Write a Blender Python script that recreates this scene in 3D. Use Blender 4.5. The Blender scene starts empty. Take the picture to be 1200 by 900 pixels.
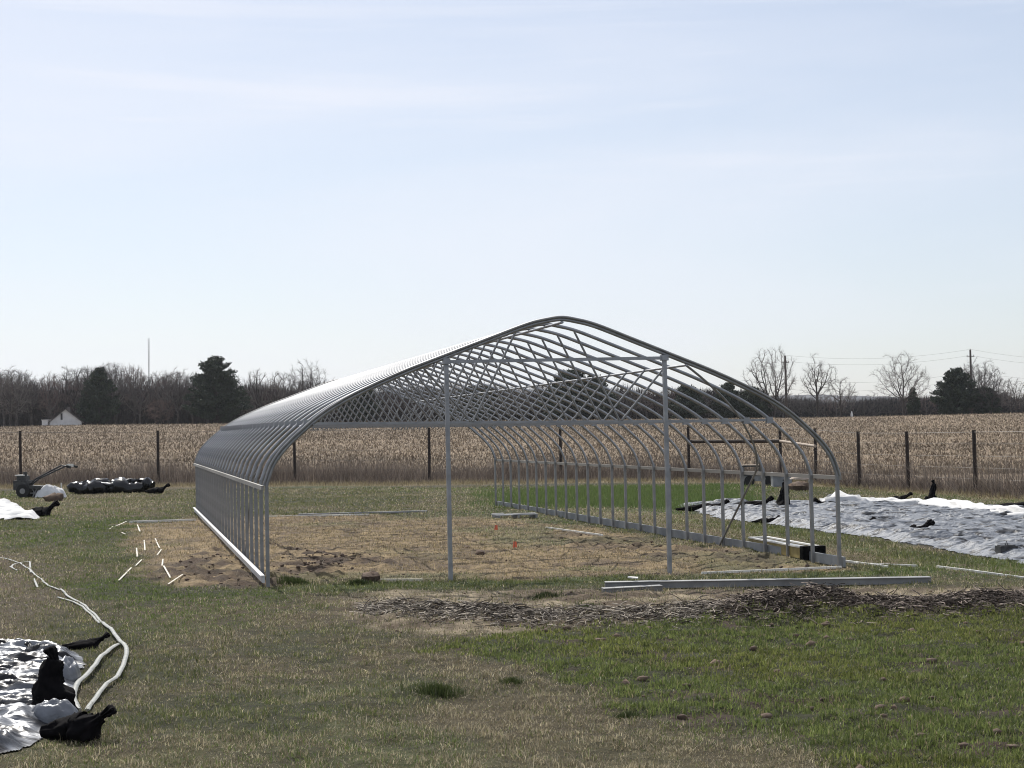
import bpy, math, random
import numpy as np
from mathutils import Matrix, Vector

random.seed(11)
RNG = np.random.default_rng(7)
scene = bpy.context.scene
COL = scene.collection
R = math.radians

# ------------------------------------------------------------------ camera numbers
FPX, PITCH, ROLL, EYE = 1802.0, 0.036, 0.0218, 1.954        # focal length in pixels of a 1200 px wide picture
CP, SP, CR, SR = math.cos(PITCH), math.sin(PITCH), math.cos(ROLL), math.sin(ROLL)
RV = np.array([CR, SR*SP, -SR*CP]); UV = np.array([SR, -CR*SP, CR*CP]); FV = np.array([0, CP, SP])

# tunnel frame
TX, TY, TH, TW, TL = 0.7236, 21.886, 0.2457, 8.475, 21.95
SL, SC, H0, HC = 0.0041, -0.0109, 1.354, 2.196
CT, ST = math.cos(TH), math.sin(TH)

# ------------------------------------------------------------------ noise and terrain
def _h(ix, iy, s):
    n = (ix.astype(np.int64)*374761393 + iy.astype(np.int64)*668265263 + s*974711) & 0x7fffffff
    n = ((n ^ (n >> 13))*1274126177) & 0x7fffffff
    n = (n ^ (n >> 16)) & 0xffff
    return n/65535.0
def vnoise(x, y, s=0):
    x = np.asarray(x, float); y = np.asarray(y, float)
    ix, iy = np.floor(x), np.floor(y); fx, fy = x-ix, y-iy
    fx = fx*fx*(3-2*fx); fy = fy*fy*(3-2*fy)
    a, b, c, d = _h(ix, iy, s), _h(ix+1, iy, s), _h(ix, iy+1, s), _h(ix+1, iy+1, s)
    return (a*(1-fx)+b*fx)*(1-fy)+(c*(1-fx)+d*fx)*fy
def fbm(x, y, s=0, o=4):
    t = 0; a = .5; n = 0
    for k in range(o):
        t = t + a*vnoise(x*2**k+17*k, y*2**k-9*k, s+k); n += a; a *= .5
    return t/n
def sst(x, a, b):
    t = np.clip((x-a)/(b-a), 0, 1); return t*t*(3-2*t)

def base_h(x, y):
    """smooth lie of the land"""
    x = np.asarray(x, float); y = np.asarray(y, float)
    yc = np.minimum(y, 74)
    u = np.clip((x-TX)*CT+(yc-TY)*ST, -60, 60); v = -(np.clip(x, -60, 60)-TX)*ST+(yc-TY)*CT
    z = SC*u+SL*v
    t = np.maximum(y-74, 0)
    rise = np.where(t < 12, .0284*t*t/24, .0284*(t-6))
    rise = np.where(t > 180, .0284*174 - .004*(t-180), rise)
    return z + np.maximum(rise, -9.0)

def ray(px, py):
    a, b = (px-600)/FPX, (450-py)/FPX
    return RV*a+UV*b+FV
def at(px, py, dz=0.0):
    """where the line of sight through a pixel of the 1200x900 photograph meets the ground raised by dz"""
    d = ray(px, py); t = 4.0
    while t < 900:
        p = d*t
        if EYE+p[2] < base_h(p[0], p[1])+dz: break
        t *= 1.01
    lo, hi = t/1.01, t
    for _ in range(30):
        m = (lo+hi)/2; p = d*m
        if EYE+p[2] < base_h(p[0], p[1])+dz: hi = m
        else: lo = m
    p = d*hi
    return np.array([p[0], p[1], EYE+p[2]])
def zat(px, py, y):
    d = ray(px, py); return EYE+d[2]*y/d[1]
def xat(px, py, y):
    d = ray(px, py); return d[0]*y/d[1]

def poly(px):
    return np.array([at(*p)[:2] for p in px])
def sdist(P, x, y):
    """signed distance to a polygon, positive inside"""
    x = np.asarray(x, float); y = np.asarray(y, float)
    d = np.full(x.shape, 1e9); ins = np.zeros(x.shape, bool)
    n = len(P)
    for i in range(n):
        a, b = P[i], P[(i+1) % n]
        ex, ey = b-a; wx, wy = x-a[0], y-a[1]
        t = np.clip((wx*ex+wy*ey)/(ex*ex+ey*ey+1e-12), 0, 1)
        d = np.minimum(d, np.hypot(wx-t*ex, wy-t*ey))
        c = ((a[1] > y) != (b[1] > y)) & (x < (b[0]-a[0])*(y-a[1])/((b[1]-a[1]) if b[1] != a[1] else 1e-9)+a[0])
        ins ^= c
    return np.where(ins, d, -d)

FENCE_PX = [(-300, 573, 506), (-136, 571.5, 505.5), (25, 570, 505), (186, 568.5, 504.5), (346, 567, 503), (503, 566, 501), (657, 564, 500.5), (808, 562.5, 500),
            (915, 563, 499), (956, 567, 502), (1007, 572, 505.5), (1065, 575.5, 505.5), (1143, 580, 504), (1240, 586, 503)]
FENCE = [at(p[0], p[1]) for p in FENCE_PX]
FX = np.array([p[0] for p in FENCE]); FY = np.array([p[1] for p in FENCE])
def fence_y(x):
    return np.interp(x, FX, FY)

ZP = {
 'floor': [(150,613),(228,607),(330,604),(600,606),(700,622),(800,637),(960,658),(990,668),(780,673),(640,678),(440,676),(330,682),(200,692),(168,655)],
 'rightside': [(700,600),(820,603),(960,640),(1100,655),(1250,672),(1250,684),(1000,660),(830,640)],
 'dirt1': [(318,652),(350,645),(430,648),(440,662),(380,672),(318,684)],
 'dirt2': [(180,668),(215,655),(262,640),(300,672),(308,688),(250,692),(190,688)],
 'dirt3': [(640,628),(700,625),(960,664),(950,672),(800,655),(690,640)],
 'strip': [(325,688),(430,682),(560,679),(700,676),(1000,668),(1100,660),(1100,676),(700,684),(430,692),(330,694)],
 'mulch': [(400,706),(440,696),(560,692),(700,690),(1000,690),(1250,690),(1250,727),(900,728),(640,742),(480,748),(405,728)],
 'crop': [(505,762),(560,748),(640,740),(760,732),(900,723),(1260,719),(1260,930),(990,920),(930,880),(850,858),(745,838),(640,792),(570,780)],
 'dry': [(470,752),(570,770),(640,785),(745,832),(850,852),(960,885),(1020,930),(520,930),(560,850),(470,800)],
 'path': [(85,585),(160,572),(168,588),(140,600),(95,604)],
 'brownleft': [(-80,630),(40,668),(90,730),(100,756),(-80,790)],
 'backgreen': [(588,577),(700,571),(850,569),(885,590),(900,597),(780,598),(640,594),(598,590)],
 'rightgreen': [(800,604),(960,618),(1100,648),(1250,668),(1250,680),(1080,656),(960,640),(850,618)],
 'greenpath': [(75,604),(150,590),(205,600),(140,640),(160,690),(330,700),(300,740),(180,750),(110,720),(40,662),(10,640)],
 'frontleft': [(-60,690),(300,700),(330,760),(180,920),(-60,920)],
}
ZW = {k: poly(v) for k, v in ZP.items()}

def zone(k, x, y, soft=.25, wob=.5, sc=1.2):
    n = (fbm(x*sc, y*sc*.7, 31+len(k))-.5)*2*wob
    far = 1+np.maximum(np.asarray(y)-18, 0)*.06
    return sst(sdist(ZW[k], x, y)+n*far, -soft*far, soft*far)

def zones(x, y):
    Z = {k: zone(k, x, y) for k in ('floor', 'mulch', 'crop', 'dry', 'rightside')}
    for k in ('dirt1', 'dirt2', 'dirt3'): Z[k] = zone(k, x, y, .2, .7, 2.5)
    Z['strip'] = zone('strip', x, y, .25, .5, 2)
    Z['path'] = zone('path', x, y, 1.2, 1.0, .7)
    Z['greenpath'] = zone('greenpath', x, y, .9, 1.2, .6)
    Z['brownleft'] = zone('brownleft', x, y, .5, .8, 1)
    Z['backgreen'] = zone('backgreen', x, y, .6, .6, .5)
    Z['rightgreen'] = zone('rightgreen', x, y, .5, .8, .8)
    fy = fence_y(x)
    Z['field'] = sst(y-fy, .2, 2.5)
    Z['verge'] = sst(y-fy, -5, -1.5)*(1-Z['field'])
    return Z

def terrain_h(x, y):
    z = base_h(x, y)
    near = 1-sst(y, 60, 90)
    z = z+(fbm(x*.35, y*.35, 3)-.5)*.10*near*sst(y, 8, 11) + (fbm(x*2.2, y*2.2, 8, 3)-.5)*.05*near + (fbm(x*7, y*7, 18, 2)-.5)*.022*near
    return z
def terrain_full(x, y):
    z = terrain_h(x, y)
    Z = zones(x, y)
    clod = fbm(x*4.5, y*4.5, 21, 3)
    d = np.clip(Z['dirt1']+Z['dirt2']+Z['dirt3'], 0, 1)
    z = z+d*((clod-.4)*.13+(fbm(x*11, y*11, 24, 2)-.5)*.05)+Z['floor']*(clod-.5)*.07+Z['mulch']*(clod-.4)*.10
    z = z+Z['crop']*(fbm(x*5, y*5, 77, 3)-.5)*.06
    # low ridge under the raked-up stems
    z = z+windrow_profile(x, y)
    return z, Z

WR = [at(455, 714), at(560, 724), at(700, 727), at(800, 724), at(880, 721), at(960, 718), at(1040, 716), at(1130, 714), at(1260, 711)]
WRH = [.03, .06, .05, .06, .17, .19, .09, .10, .11]
def windrow_profile(x, y):
    wx = np.array([p[0] for p in WR]); wy = np.array([p[1] for p in WR])
    c = np.interp(x, wx, wy); h = np.interp(x, wx, WRH, left=0, right=.14)
    return h*np.exp(-((y-c)/.55)**2)*(.55+.9*fbm(x*1.7, y*1.7, 55, 3))*sst(x, wx[0]-.6, wx[0]+.3)

# ------------------------------------------------------------------ albedo of the ground and what grows on it
OLIVE = np.array([.078, .080, .036]); TAN = np.array([.27, .20, .115]); SOIL = np.array([.10, .073, .050])
DSOIL = np.array([.050, .033, .024]); GREEN = np.array([.052, .085, .02]); STRAW = np.array([.33, .27, .185])
FIELD = np.array([.25, .19, .13]); WEED = np.array([.12, .09, .07])
def lerp(a, b, t): t = np.asarray(t)[..., None]; return a*(1-t)+b*t

def ground_col(x, y, Z):
    n1 = fbm(x*.45, y*.45, 5); n2 = fbm(x*2.3, y*2.3, 6, 3); n3 = fbm(x*.14+4, y*.14, 9)
    c = lerp(OLIVE*.42, TAN*.24, sst(n1*.55+n2*.3+n3*.25, .45, .75))
    c = lerp(c, GREEN*1.1, sst(n3+.35*(n2-.5), .5, .75)*.4)
    c = lerp(c, TAN*.4, Z['path']*.6)
    c = lerp(c, SOIL*.85, Z['brownleft']*.65)
    fl = lerp(TAN*1.0, SOIL*1.35, sst(n2, .38, .68)); fl = lerp(fl, OLIVE*1.3, sst(n1, .48, .7)*.65)
    c = lerp(c, fl, Z['floor']*.9); c = lerp(c, TAN*.5, Z['rightside']*.6)
    c = lerp(c, GREEN*1.3, Z['rightgreen']*.7*sst(n2, .3, .6))
    c = lerp(c, DSOIL, np.clip(Z['dirt1']+Z['dirt2']*.85+Z['dirt3']*.6, 0, 1)*sst(n2, .25, .55)*.85)
    c = lerp(c, GREEN, Z['strip']*.5)
    mu = lerp(SOIL*1.0, STRAW*.85, sst(n2*.7+n1*.3, .42, .64)); c = lerp(c, mu, Z['mulch']*.9)
    c = lerp(c, DSOIL*.9, np.clip(windrow_profile(x, y)*10, 0, .8)*sst(y, 12, 13)*(1-sst(y, 24, 26)))
    c = lerp(c, TAN*.26, Z['dry']*.5)
    cr = lerp(DSOIL*.95, DSOIL*.4+GREEN*.25, sst(n2*.7+n1*.3, .3, .5)); c = lerp(c, cr, Z['crop'])
    c = lerp(c, np.array([.08, .10, .04]), Z['backgreen']*.9)
    c = lerp(c, TAN*.85, Z['verge']*.75)
    fc = lerp(FIELD, FIELD*.68, sst(fbm(x*.05, y*.05, 13), .4, .6)*.6); fc = lerp(fc, SOIL*1.2, sst(fbm(x*.9, y*.5, 14, 3), .52, .7)*.6)
    c = lerp(c, fc, Z['field'])
    c = lerp(c, np.array([.10, .075, .06]), sst(y, 300, 420))
    return c

# ------------------------------------------------------------------ object helpers
def tag(o, label=None, cat=None, group=None, kind=None):
    if label: o['label'] = label
    if cat: o['category'] = cat
    if group: o['group'] = group
    if kind: o['kind'] = kind
    return o
def empty(name, loc, rz=0, **k):
    o = bpy.data.objects.new(name, None); COL.objects.link(o); o.location = loc; o.rotation_euler = (0, 0, rz)
    o.empty_display_size = .3
    return tag(o, **k)
def link(name, me, parent=None, loc=(0, 0, 0), **k):
    o = bpy.data.objects.new(name, me); COL.objects.link(o); o.location = loc
    if parent is not None: o.parent = parent
    return tag(o, **k)
def copy_tree(o, parent=None):
    c = o.copy(); COL.objects.link(c)
    if parent is not None: c.parent = parent
    for ch in [q for q in bpy.data.objects if q.parent == o]: copy_tree(ch, c)
    return c

class MB:
    def __init__(s): s.v = []; s.f = []
    def add(s, v, f):
        n = len(s.v); s.v += [tuple(map(float, q)) for q in v]; s.f += [tuple(i+n for i in g) for g in f]
    def box(s, x0, x1, y0, y1, z0, z1, M=None):
        v = [(x, y, z) for x in (x0, x1) for y in (y0, y1) for z in (z0, z1)]
        if M is not None: v = [tuple(M @ Vector(q)) for q in v]
        s.add(v, [(0,1,3,2),(4,6,7,5),(0,4,5,1),(2,3,7,6),(0,2,6,4),(1,5,7,3)])
    def bar(s, a, b, w, h, up=(0, 0, 1)):
        a = Vector(a); b = Vector(b); d = (b-a).normalized(); up = Vector(up)
        r = d.cross(up); r = r.normalized() if r.length > 1e-4 else Vector((1, 0, 0)); u = r.cross(d)
        v = []
        for p in (a, b):
            for (i, j) in ((-1,-1),(1,-1),(1,1),(-1,1)): v.append(p+r*(i*w/2)+u*(j*h/2))
        s.add(v, [(0,1,2,3),(7,6,5,4),(0,4,5,1),(1,5,6,2),(2,6,7,3),(3,7,4,0)])
    def tube(s, pts, r, n=8, cap=True, squash=1.0, jit=0, up=(0, 0, 1)):
        P = [Vector(p) for p in pts]; m = len(P)
        rr = r if hasattr(r, '__len__') else [r]*m
        t0 = (P[1]-P[0]).normalized(); upv = Vector(up)
        a = t0.cross(upv)
        a = a.normalized() if a.length > 1e-3 else Vector((1, 0, 0))
        v = []; f = []
        for i in range(m):
            t = (P[min(i+1, m-1)]-P[max(i-1, 0)]).normalized()
            a = (a-t*a.dot(t)).normalized(); b = t.cross(a)
            for k in range(n):
                g = 2*math.pi*k/n; q = rr[i]*(1+random.uniform(-jit, jit))
                v.append(P[i]+a*(math.cos(g)*q)+b*(math.sin(g)*q*squash))
        for i in range(m-1):
            for k in range(n):
                f.append((i*n+k, i*n+(k+1) % n, (i+1)*n+(k+1) % n, (i+1)*n+k))
        if cap: f.append(tuple(range(n))[::-1]); f.append(tuple((m-1)*n+k for k in range(n)))
        s.add(v, f)
    def mesh(s, name, m, smooth=False):
        me = bpy.data.meshes.new(name); me.from_pydata(s.v, [], s.f); me.materials.append(m)
        if smooth:
            for p in me.polygons: p.use_smooth = True
            me.set_sharp_from_angle(angle=R(50))
        me.update(); return me
    def build(s, name, m, parent=None, smooth=False, loc=(0, 0, 0), **k):
        return link(name, s.mesh(name, m, smooth), parent, loc, **k)

def soup(name, V, T, m, C=None, smooth=False):
    """triangle mesh from numpy arrays, optional per-vertex colour"""
    me = bpy.data.meshes.new(name)
    V = np.ascontiguousarray(V, np.float32); T = np.ascontiguousarray(T, np.int32)
    me.vertices.add(len(V)); me.vertices.foreach_set('co', V.ravel())
    me.loops.add(T.size); me.loops.foreach_set('vertex_index', T.ravel())
    k = T.shape[1]
    me.polygons.add(len(T)); me.polygons.foreach_set('loop_start', np.arange(0, T.size, k, dtype=np.int32))
    if smooth: me.polygons.foreach_set('use_smooth', np.ones(len(T), bool))
    me.update(calc_edges=True)
    if C is not None:
        a = me.color_attributes.new('Col', 'FLOAT_COLOR', 'POINT')
        c = np.ones((len(V), 4), np.float32); c[:, :3] = C; a.data.foreach_set('color', c.ravel())
    me.materials.append(m); return me

# ------------------------------------------------------------------ materials
def mat(name, col=(.5, .5, .5), rough=.6, metal=0, **k):
    m = bpy.data.materials.new(name); m.use_nodes = True
    b = m.node_tree.nodes['Principled BSDF']
    b.inputs['Base Color'].default_value = (*col, 1); b.inputs['Roughness'].default_value = rough; b.inputs['Metallic'].default_value = metal
    if 'spec' in k: b.inputs['Specular IOR Level'].default_value = k['spec']
    return m
def nd(m, t, **k):
    n = m.node_tree.nodes.new(t)
    for a, v in k.items():
        if a.startswith('i_'): n.inputs[a[2:].replace('_', ' ')].default_value = v
        else: setattr(n, a, v)
    return n
def noisy(m, c1, c2, scale=5, detail=6, bump=0, bscale=None, lo=.35, hi=.65, rough=None, stretch=None, dist=.02):
    nt = m.node_tree; L = nt.links; b = nt.nodes['Principled BSDF']
    tc = nd(m, 'ShaderNodeTexCoord'); src = tc.outputs['Object']
    if stretch:
        mp = nd(m, 'ShaderNodeMapping'); mp.inputs['Scale'].default_value = stretch; L.new(src, mp.inputs[0]); src = mp.outputs[0]
    n = nd(m, 'ShaderNodeTexNoise', i_Scale=scale, i_Detail=detail); L.new(src, n.inputs['Vector'])
    r = nd(m, 'ShaderNodeMapRange'); r.inputs[1].default_value = lo; r.inputs[2].default_value = hi; L.new(n.outputs[0], r.inputs[0])
    mx = nd(m, 'ShaderNodeMix', data_type='RGBA'); mx.inputs[6].default_value = (*c1, 1); mx.inputs[7].default_value = (*c2, 1)
    L.new(r.outputs[0], mx.inputs[0]); L.new(mx.outputs[2], b.inputs['Base Color'])
    if rough:
        q = nd(m, 'ShaderNodeMapRange'); q.inputs[3].default_value = rough[0]; q.inputs[4].default_value = rough[1]
        L.new(n.outputs[0], q.inputs[0]); L.new(q.outputs[0], b.inputs['Roughness'])
    if bump:
        n2 = nd(m, 'ShaderNodeTexNoise', i_Scale=bscale or scale*4, i_Detail=5); L.new(src, n2.inputs['Vector'])
        bp = nd(m, 'ShaderNodeBump'); bp.inputs['Strength'].default_value = bump; bp.inputs['Distance'].default_value = dist
        L.new(n2.outputs[0], bp.inputs['Height']); L.new(bp.outputs[0], b.inputs['Normal'])
    return m

M = {}
M['galv'] = noisy(mat('galvanised_steel', metal=.85), (.25, .257, .27), (.36, .367, .38), 6, 8, .15, 60, rough=(.48, .7), dist=.002)
M['galv_dull'] = noisy(mat('dull_galvanised_steel', metal=.6), (.20, .20, .202), (.29, .29, .288), 5, 8, .2, 40, rough=(.42, .65), dist=.002)
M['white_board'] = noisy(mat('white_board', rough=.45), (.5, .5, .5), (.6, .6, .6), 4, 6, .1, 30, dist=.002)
M['hip_board'] = noisy(mat('weathered_board', rough=.7), (.20, .19, .17), (.30, .285, .26), 3, 6, .3, 40, stretch=(1, .1, 1), dist=.003)
M['grey_and_shaded_board'] = noisy(mat('grey_and_shaded_board', rough=.6), (.17, .18, .19), (.27, .28, .29), 3, 6, .2, 20, dist=.003)  # own grey on crates and pallet; painted shade on the right baseboard
M['pvc'] = noisy(mat('pale_plastic', rough=.4), (.60, .58, .53), (.72, .70, .65), 9, 4)
M['hose'] = noisy(mat('pale_hose', rough=.45), (.20, .205, .185), (.31, .31, .28), 12, 6, .4, 50, dist=.004)
M['strip'] = noisy(mat('pale_strip', rough=.6), (.45, .41, .33), (.62, .58, .48), 12, 4)
M['post'] = noisy(mat('dark_wood', rough=.85), (.016, .011, .009), (.036, .025, .02), 6, 6, .3, 40, stretch=(1, 1, .2))
M['rail'] = noisy(mat('brown_wood', rough=.8), (.025, .017, .013), (.05, .035, .027), 6, 6, .3, 40)
M['railpale'] = noisy(mat('pale_and_sunlit_wood', rough=.8), (.3, .24, .19), (.42, .35, .28), 6, 6, .3, 40)  # own pale tone on cart and scrap; painted sunlight on the brace rail
M['wire'] = mat('fence_wire', (.12, .11, .1), .5, .6)
M['black'] = noisy(mat('black_fabric', rough=.9, spec=.08), (.003, .003, .0035), (.008, .007, .008), 14, 5, .5, 30, dist=.01)
M['blackp'] = noisy(mat('black_plastic', rough=.22, spec=.4), (.004, .004, .005), (.010, .010, .011), 8, 5, .35, 6, dist=.03)
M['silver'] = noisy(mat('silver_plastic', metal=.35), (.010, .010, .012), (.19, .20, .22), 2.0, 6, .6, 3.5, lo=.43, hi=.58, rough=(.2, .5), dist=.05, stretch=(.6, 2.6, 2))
M['silverdim'] = noisy(mat('dark_flecked_silver_plastic', spec=.35), (.010, .011, .014), (.165, .178, .20), 4.5, 9, 1.0, 7, lo=.40, hi=.47, rough=(.35, .6), dist=.10, stretch=(.7, 1.3, 1))  # dark flecks scattered over the silver
M['silvergrey'] = noisy(mat('grey_plastic_fold', metal=.3), (.08, .085, .095), (.2, .21, .23), 3, 8, .8, 9, rough=(.25, .5), dist=.03)
M['whitecloth'] = noisy(mat('white_row_cover', rough=.85), (.52, .52, .52), (.64, .64, .63), 3, 5, .6, 9, dist=.03)
M['yellow'] = noisy(mat('yellow_paint', rough=.55), (.23, .17, .05), (.32, .25, .09), 8, 5)
M['siding'] = noisy(mat('white_siding', rough=.7), (.5, .5, .5), (.6, .6, .6), 1.5, 4)
M['roof'] = noisy(mat('dark_shingle', rough=.85), (.09, .08, .075), (.14, .125, .12), 2, 5)
M['dark'] = mat('dark_opening', (.02, .02, .022), .5)
M['glass'] = mat('window_glass', (.03, .035, .04), .08)
M['orange'] = mat('orange_flag', (.75, .16, .08), .6)
M['engine'] = noisy(mat('engine_black', rough=.45), (.015, .015, .016), (.05, .05, .05), 10, 4)
M['rubber'] = mat('rubber', (.015, .015, .015), .85)
M['clod'] = noisy(mat('soil_clod', rough=.95), (.07, .046, .034), (.15, .105, .072), 7, 6, .8, 30, dist=.02)
M['bark'] = noisy(mat('grey_bark', rough=.9), (.05, .043, .04), (.11, .095, .088), 1.5, 5)
M['barkdark'] = noisy(mat('dark_bark', rough=.9), (.03, .025, .022), (.06, .05, .045), 1.5, 5)
M['twig'] = noisy(mat('bare_twigs', rough=.9), (.055, .046, .044), (.10, .085, .08), .6, 3)
M['twigred'] = noisy(mat('reddish_twigs', rough=.9), (.085, .055, .05), (.135, .09, .08), .6, 3)
M['twigpale'] = noisy(mat('pale_twigs', rough=.9), (.10, .088, .08), (.16, .14, .13), .6, 3)
M['needle'] = noisy(mat('dark_needles', rough=.8), (.013, .023, .013), (.034, .05, .026), .9, 4)
M['pole'] = noisy(mat('pole_wood', rough=.85), (.05, .04, .035), (.09, .07, .06), 2, 4)
M['mast'] = mat('grey_mast', (.35, .35, .36), .6)
M['hill'] = noisy(mat('wooded_hill', rough=1), (.018, .022, .03), (.045, .045, .05), .01, 8)

def attr_mat(name, rough=.8, trans=0, detail=True):
    m = bpy.data.materials.new(name); m.use_nodes = True; nt = m.node_tree; L = nt.links
    b = nt.nodes['Principled BSDF']; b.inputs['Roughness'].default_value = rough; b.inputs['Specular IOR Level'].default_value = .25
    a = nd(m, 'ShaderNodeVertexColor', layer_name='Col'); src = a.outputs[0]
    if detail:
        tc = nd(m, 'ShaderNodeTexCoord')
        n = nd(m, 'ShaderNodeTexNoise', i_Scale=9.0, i_Detail=9.0, i_Roughness=.7); L.new(tc.outputs['Object'], n.inputs['Vector'])
        r = nd(m, 'ShaderNodeMapRange'); r.inputs[1].default_value = .3; r.inputs[2].default_value = .7; r.inputs[3].default_value = .45; r.inputs[4].default_value = 1.5
        L.new(n.outputs[0], r.inputs[0])
        mx = nd(m, 'ShaderNodeMix', data_type='RGBA', blend_type='MULTIPLY'); mx.inputs[0].default_value = 1
        L.new(src, mx.inputs[6]); L.new(r.outputs[0], mx.inputs[7]); src = mx.outputs[2]
        n2 = nd(m, 'ShaderNodeTexNoise', i_Scale=22.0, i_Detail=6.0, i_Roughness=.65); L.new(tc.outputs['Object'], n2.inputs['Vector'])
        bp = nd(m, 'ShaderNodeBump'); bp.inputs['Strength'].default_value = .9; bp.inputs['Distance'].default_value = .05
        L.new(n2.outputs[0], bp.inputs['Height']); L.new(bp.outputs[0], b.inputs['Normal'])
    L.new(src, b.inputs['Base Color'])
    if trans:
        t = nd(m, 'ShaderNodeBsdfTranslucent'); L.new(src, t.inputs[0])
        ms = nd(m, 'ShaderNodeMixShader'); ms.inputs[0].default_value = trans
        L.new(b.outputs[0], ms.inputs[1]); L.new(t.outputs[0], ms.inputs[2]); L.new(ms.outputs[0], nt.nodes['Material Output'].inputs[0])
    return m
M['ground'] = attr_mat('ground_soil_and_turf', .95)
M['blade'] = attr_mat('grass_blades', .5, .42, False)
M['litter'] = attr_mat('dry_litter', .85, .12, False)

# ------------------------------------------------------------------ ground sheet
def axis_y():
    a = [-40, -20, -8, 0, 4, 7]; y = 8.0
    while y < 36: a.append(y); y += .045*(y/9.0)**1.1
    while y < 90: a.append(y); y *= 1.010
    while y < 400: a.append(y); y *= 1.02
    while y < 9000: a.append(y); y *= 1.12
    return np.array(a)
ys = axis_y()
t = np.linspace(-1, 1, 520)
xs = np.sinh(t*7.6)/np.sinh(7.6)*4200
xs = np.sign(t)*(np.abs(t)*13*1.0 + np.maximum(np.abs(t)-.55, 0)**3*4200/.091*1.0)
X, Y = np.meshgrid(xs, ys)
Zh, ZN = terrain_full(X, Y)
GC = ground_col(X, Y, ZN)
V = np.stack([X.ravel(), Y.ravel(), Zh.ravel()], 1)
nr, nc = X.shape
i = np.arange(nr-1)[:, None]*nc+np.arange(nc-1)[None]
Q = np.stack([i, i+1, i+nc+1, i+nc], -1).reshape(-1, 4)
gm = soup('ground', V, Q, M['ground'], GC.reshape(-1, 3), True)
g = link('ground', gm, kind='structure')

from mathutils.bvhtree import BVHTree
def gz(x, y):
    """height of the built sheet"""
    z, _ = terrain_full(np.atleast_1d(np.float64(x)), np.atleast_1d(np.float64(y)))
    return float(z[0])

# ------------------------------------------------------------------ plastic sheets (their outlines are needed to keep grass away)
SHEETS = {
 'rightplastic': [(792,594),(850,590),(960,592),(1250,600),(1250,670),(1160,652),(1000,628),(850,608)],
 'leftplastic': [(-60,752),(50,762),(96,768),(92,800),(66,850),(40,878),(-60,905)],
 'farleft': [(-60,584),(12,590),(42,605),(40,610),(-60,611)],
}
SW = {k: poly(v) for k, v in SHEETS.items()}
def sheet_mask(x, y):
    m = np.zeros(np.shape(x), bool)
    for k, P in SW.items(): m |= sdist(P, x, y) > (-.02 if k != 'rightplastic' else -.1)
    return m

# ------------------------------------------------------------------ grass
def blades(x, y, h, w, C, lean=.6, segs=2, heading=None, z=None, flat=0):
    n = len(x)
    if z is None: z, _ = terrain_full(x, y)
    a = RNG.uniform(0, 2*np.pi, n) if heading is None else heading
    la = RNG.uniform(0, 2*np.pi, n); le = np.abs(RNG.normal(0, lean, n))
    s = np.stack([np.cos(a), np.sin(a), np.zeros(n)], 1)*(w/2)[:, None]
    k = np.cos(np.minimum(le, 1.45))
    dirn = np.stack([np.cos(la)*np.sin(np.minimum(le, 1.45)), np.sin(la)*np.sin(np.minimum(le, 1.45)), k], 1)
    b = np.stack([x, y, z-.004], 1)
    if segs == 1:
        V = np.stack([b-s, b+s, b+dirn*h[:, None]], 1).reshape(-1, 3)
        T = np.arange(3*n).reshape(-1, 3); C = np.repeat(C, 3, 0)
        return V, T, C
    mid = b+dirn*(h*.55)[:, None]*np.array([.7, .7, 1]); tip = b+dirn*h[:, None]*np.array([1.35, 1.35, .92])
    V = np.stack([b-s, b+s, mid-s*.75, mid+s*.75, tip], 1).reshape(-1, 3)
    o = np.arange(n)[:, None]*5
    T = np.concatenate([o+np.array([[0, 1, 2]]), o+np.array([[1, 3, 2]]), o+np.array([[2, 3, 4]])], 0)
    return V, T, np.repeat(C, 5, 0)
def wedge(n, d0, d1, p, spread=.42):
    """n points in front of the camera, density falling with distance"""
    u = RNG.random(n); q = 2-p
    d = (d0**q+u*(d1**q-d0**q))**(1/q)
    x = d*RNG.uniform(-spread, spread, n)
    return x, d

x, y = wedge(1250000, 8.3, 62, 1.66, .39)
Z = zones(x, y)
n1 = fbm(x*.45, y*.45, 5); n2 = fbm(x*2.3, y*2.3, 6, 3); n3 = fbm(x*.14+4, y*.14, 9)
tuft = fbm(x*7, y*7, 91, 2)
bare = np.clip(Z['floor']*.45+Z['dirt1']+Z['dirt2']+Z['mulch']*.7+Z['crop']+Z['brownleft']*.3+Z['rightside']*.25+Z['backgreen']*.6+Z['dirt3']*.6, 0, 1)
bare *= 1-Z['strip']*.9
keep = (RNG.random(len(x)) > bare) & (RNG.random(len(x)) < .28+1.1*tuft) & ~sheet_mask(x, y) & (Z['field'] < .4)
x, y, n1, n2, n3, tuft = [q[keep] for q in (x, y, n1, n2, n3, tuft)]
Z = {k: v[keep] for k, v in Z.items()}
dist = np.hypot(x, y); n = len(x)
tanp = np.clip(.26+.5*sst(n1*.6+n2*.3+n3*.3, .48, .78)+Z['dry']*.38+Z['path']*.3+Z['verge']*.5+Z['floor']*.3*(1-sst(n1, .48, .66))+Z['brownleft']*.3-Z['strip']*.35-Z['rightgreen']*.4-Z['greenpath']*.38, .05, .92)
ist = RNG.random(n) < tanp
rv = RNG.random(n)[:, None]
cg = np.array([.072, .090, .028])*(1-rv)+np.array([.215, .225, .09])*rv**1.3
ct = np.array([.18, .15, .088])*(1-rv)+np.array([.62, .54, .37])*rv**1.8
cg = lerp(cg, cg*np.array([.85, 1.1, .75]), np.clip(sst(n3, .45, .7)+Z['greenpath']*.8, 0, 1))
C = lerp(np.where(ist[:, None], ct, cg), np.array([.36, .27, .165])[None]*(.5+rv), Z['floor']*.6*(1-sst(n1, .5, .66)))*(.62+.8*fbm(x*11, y*11, 93, 2))[:, None]
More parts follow.
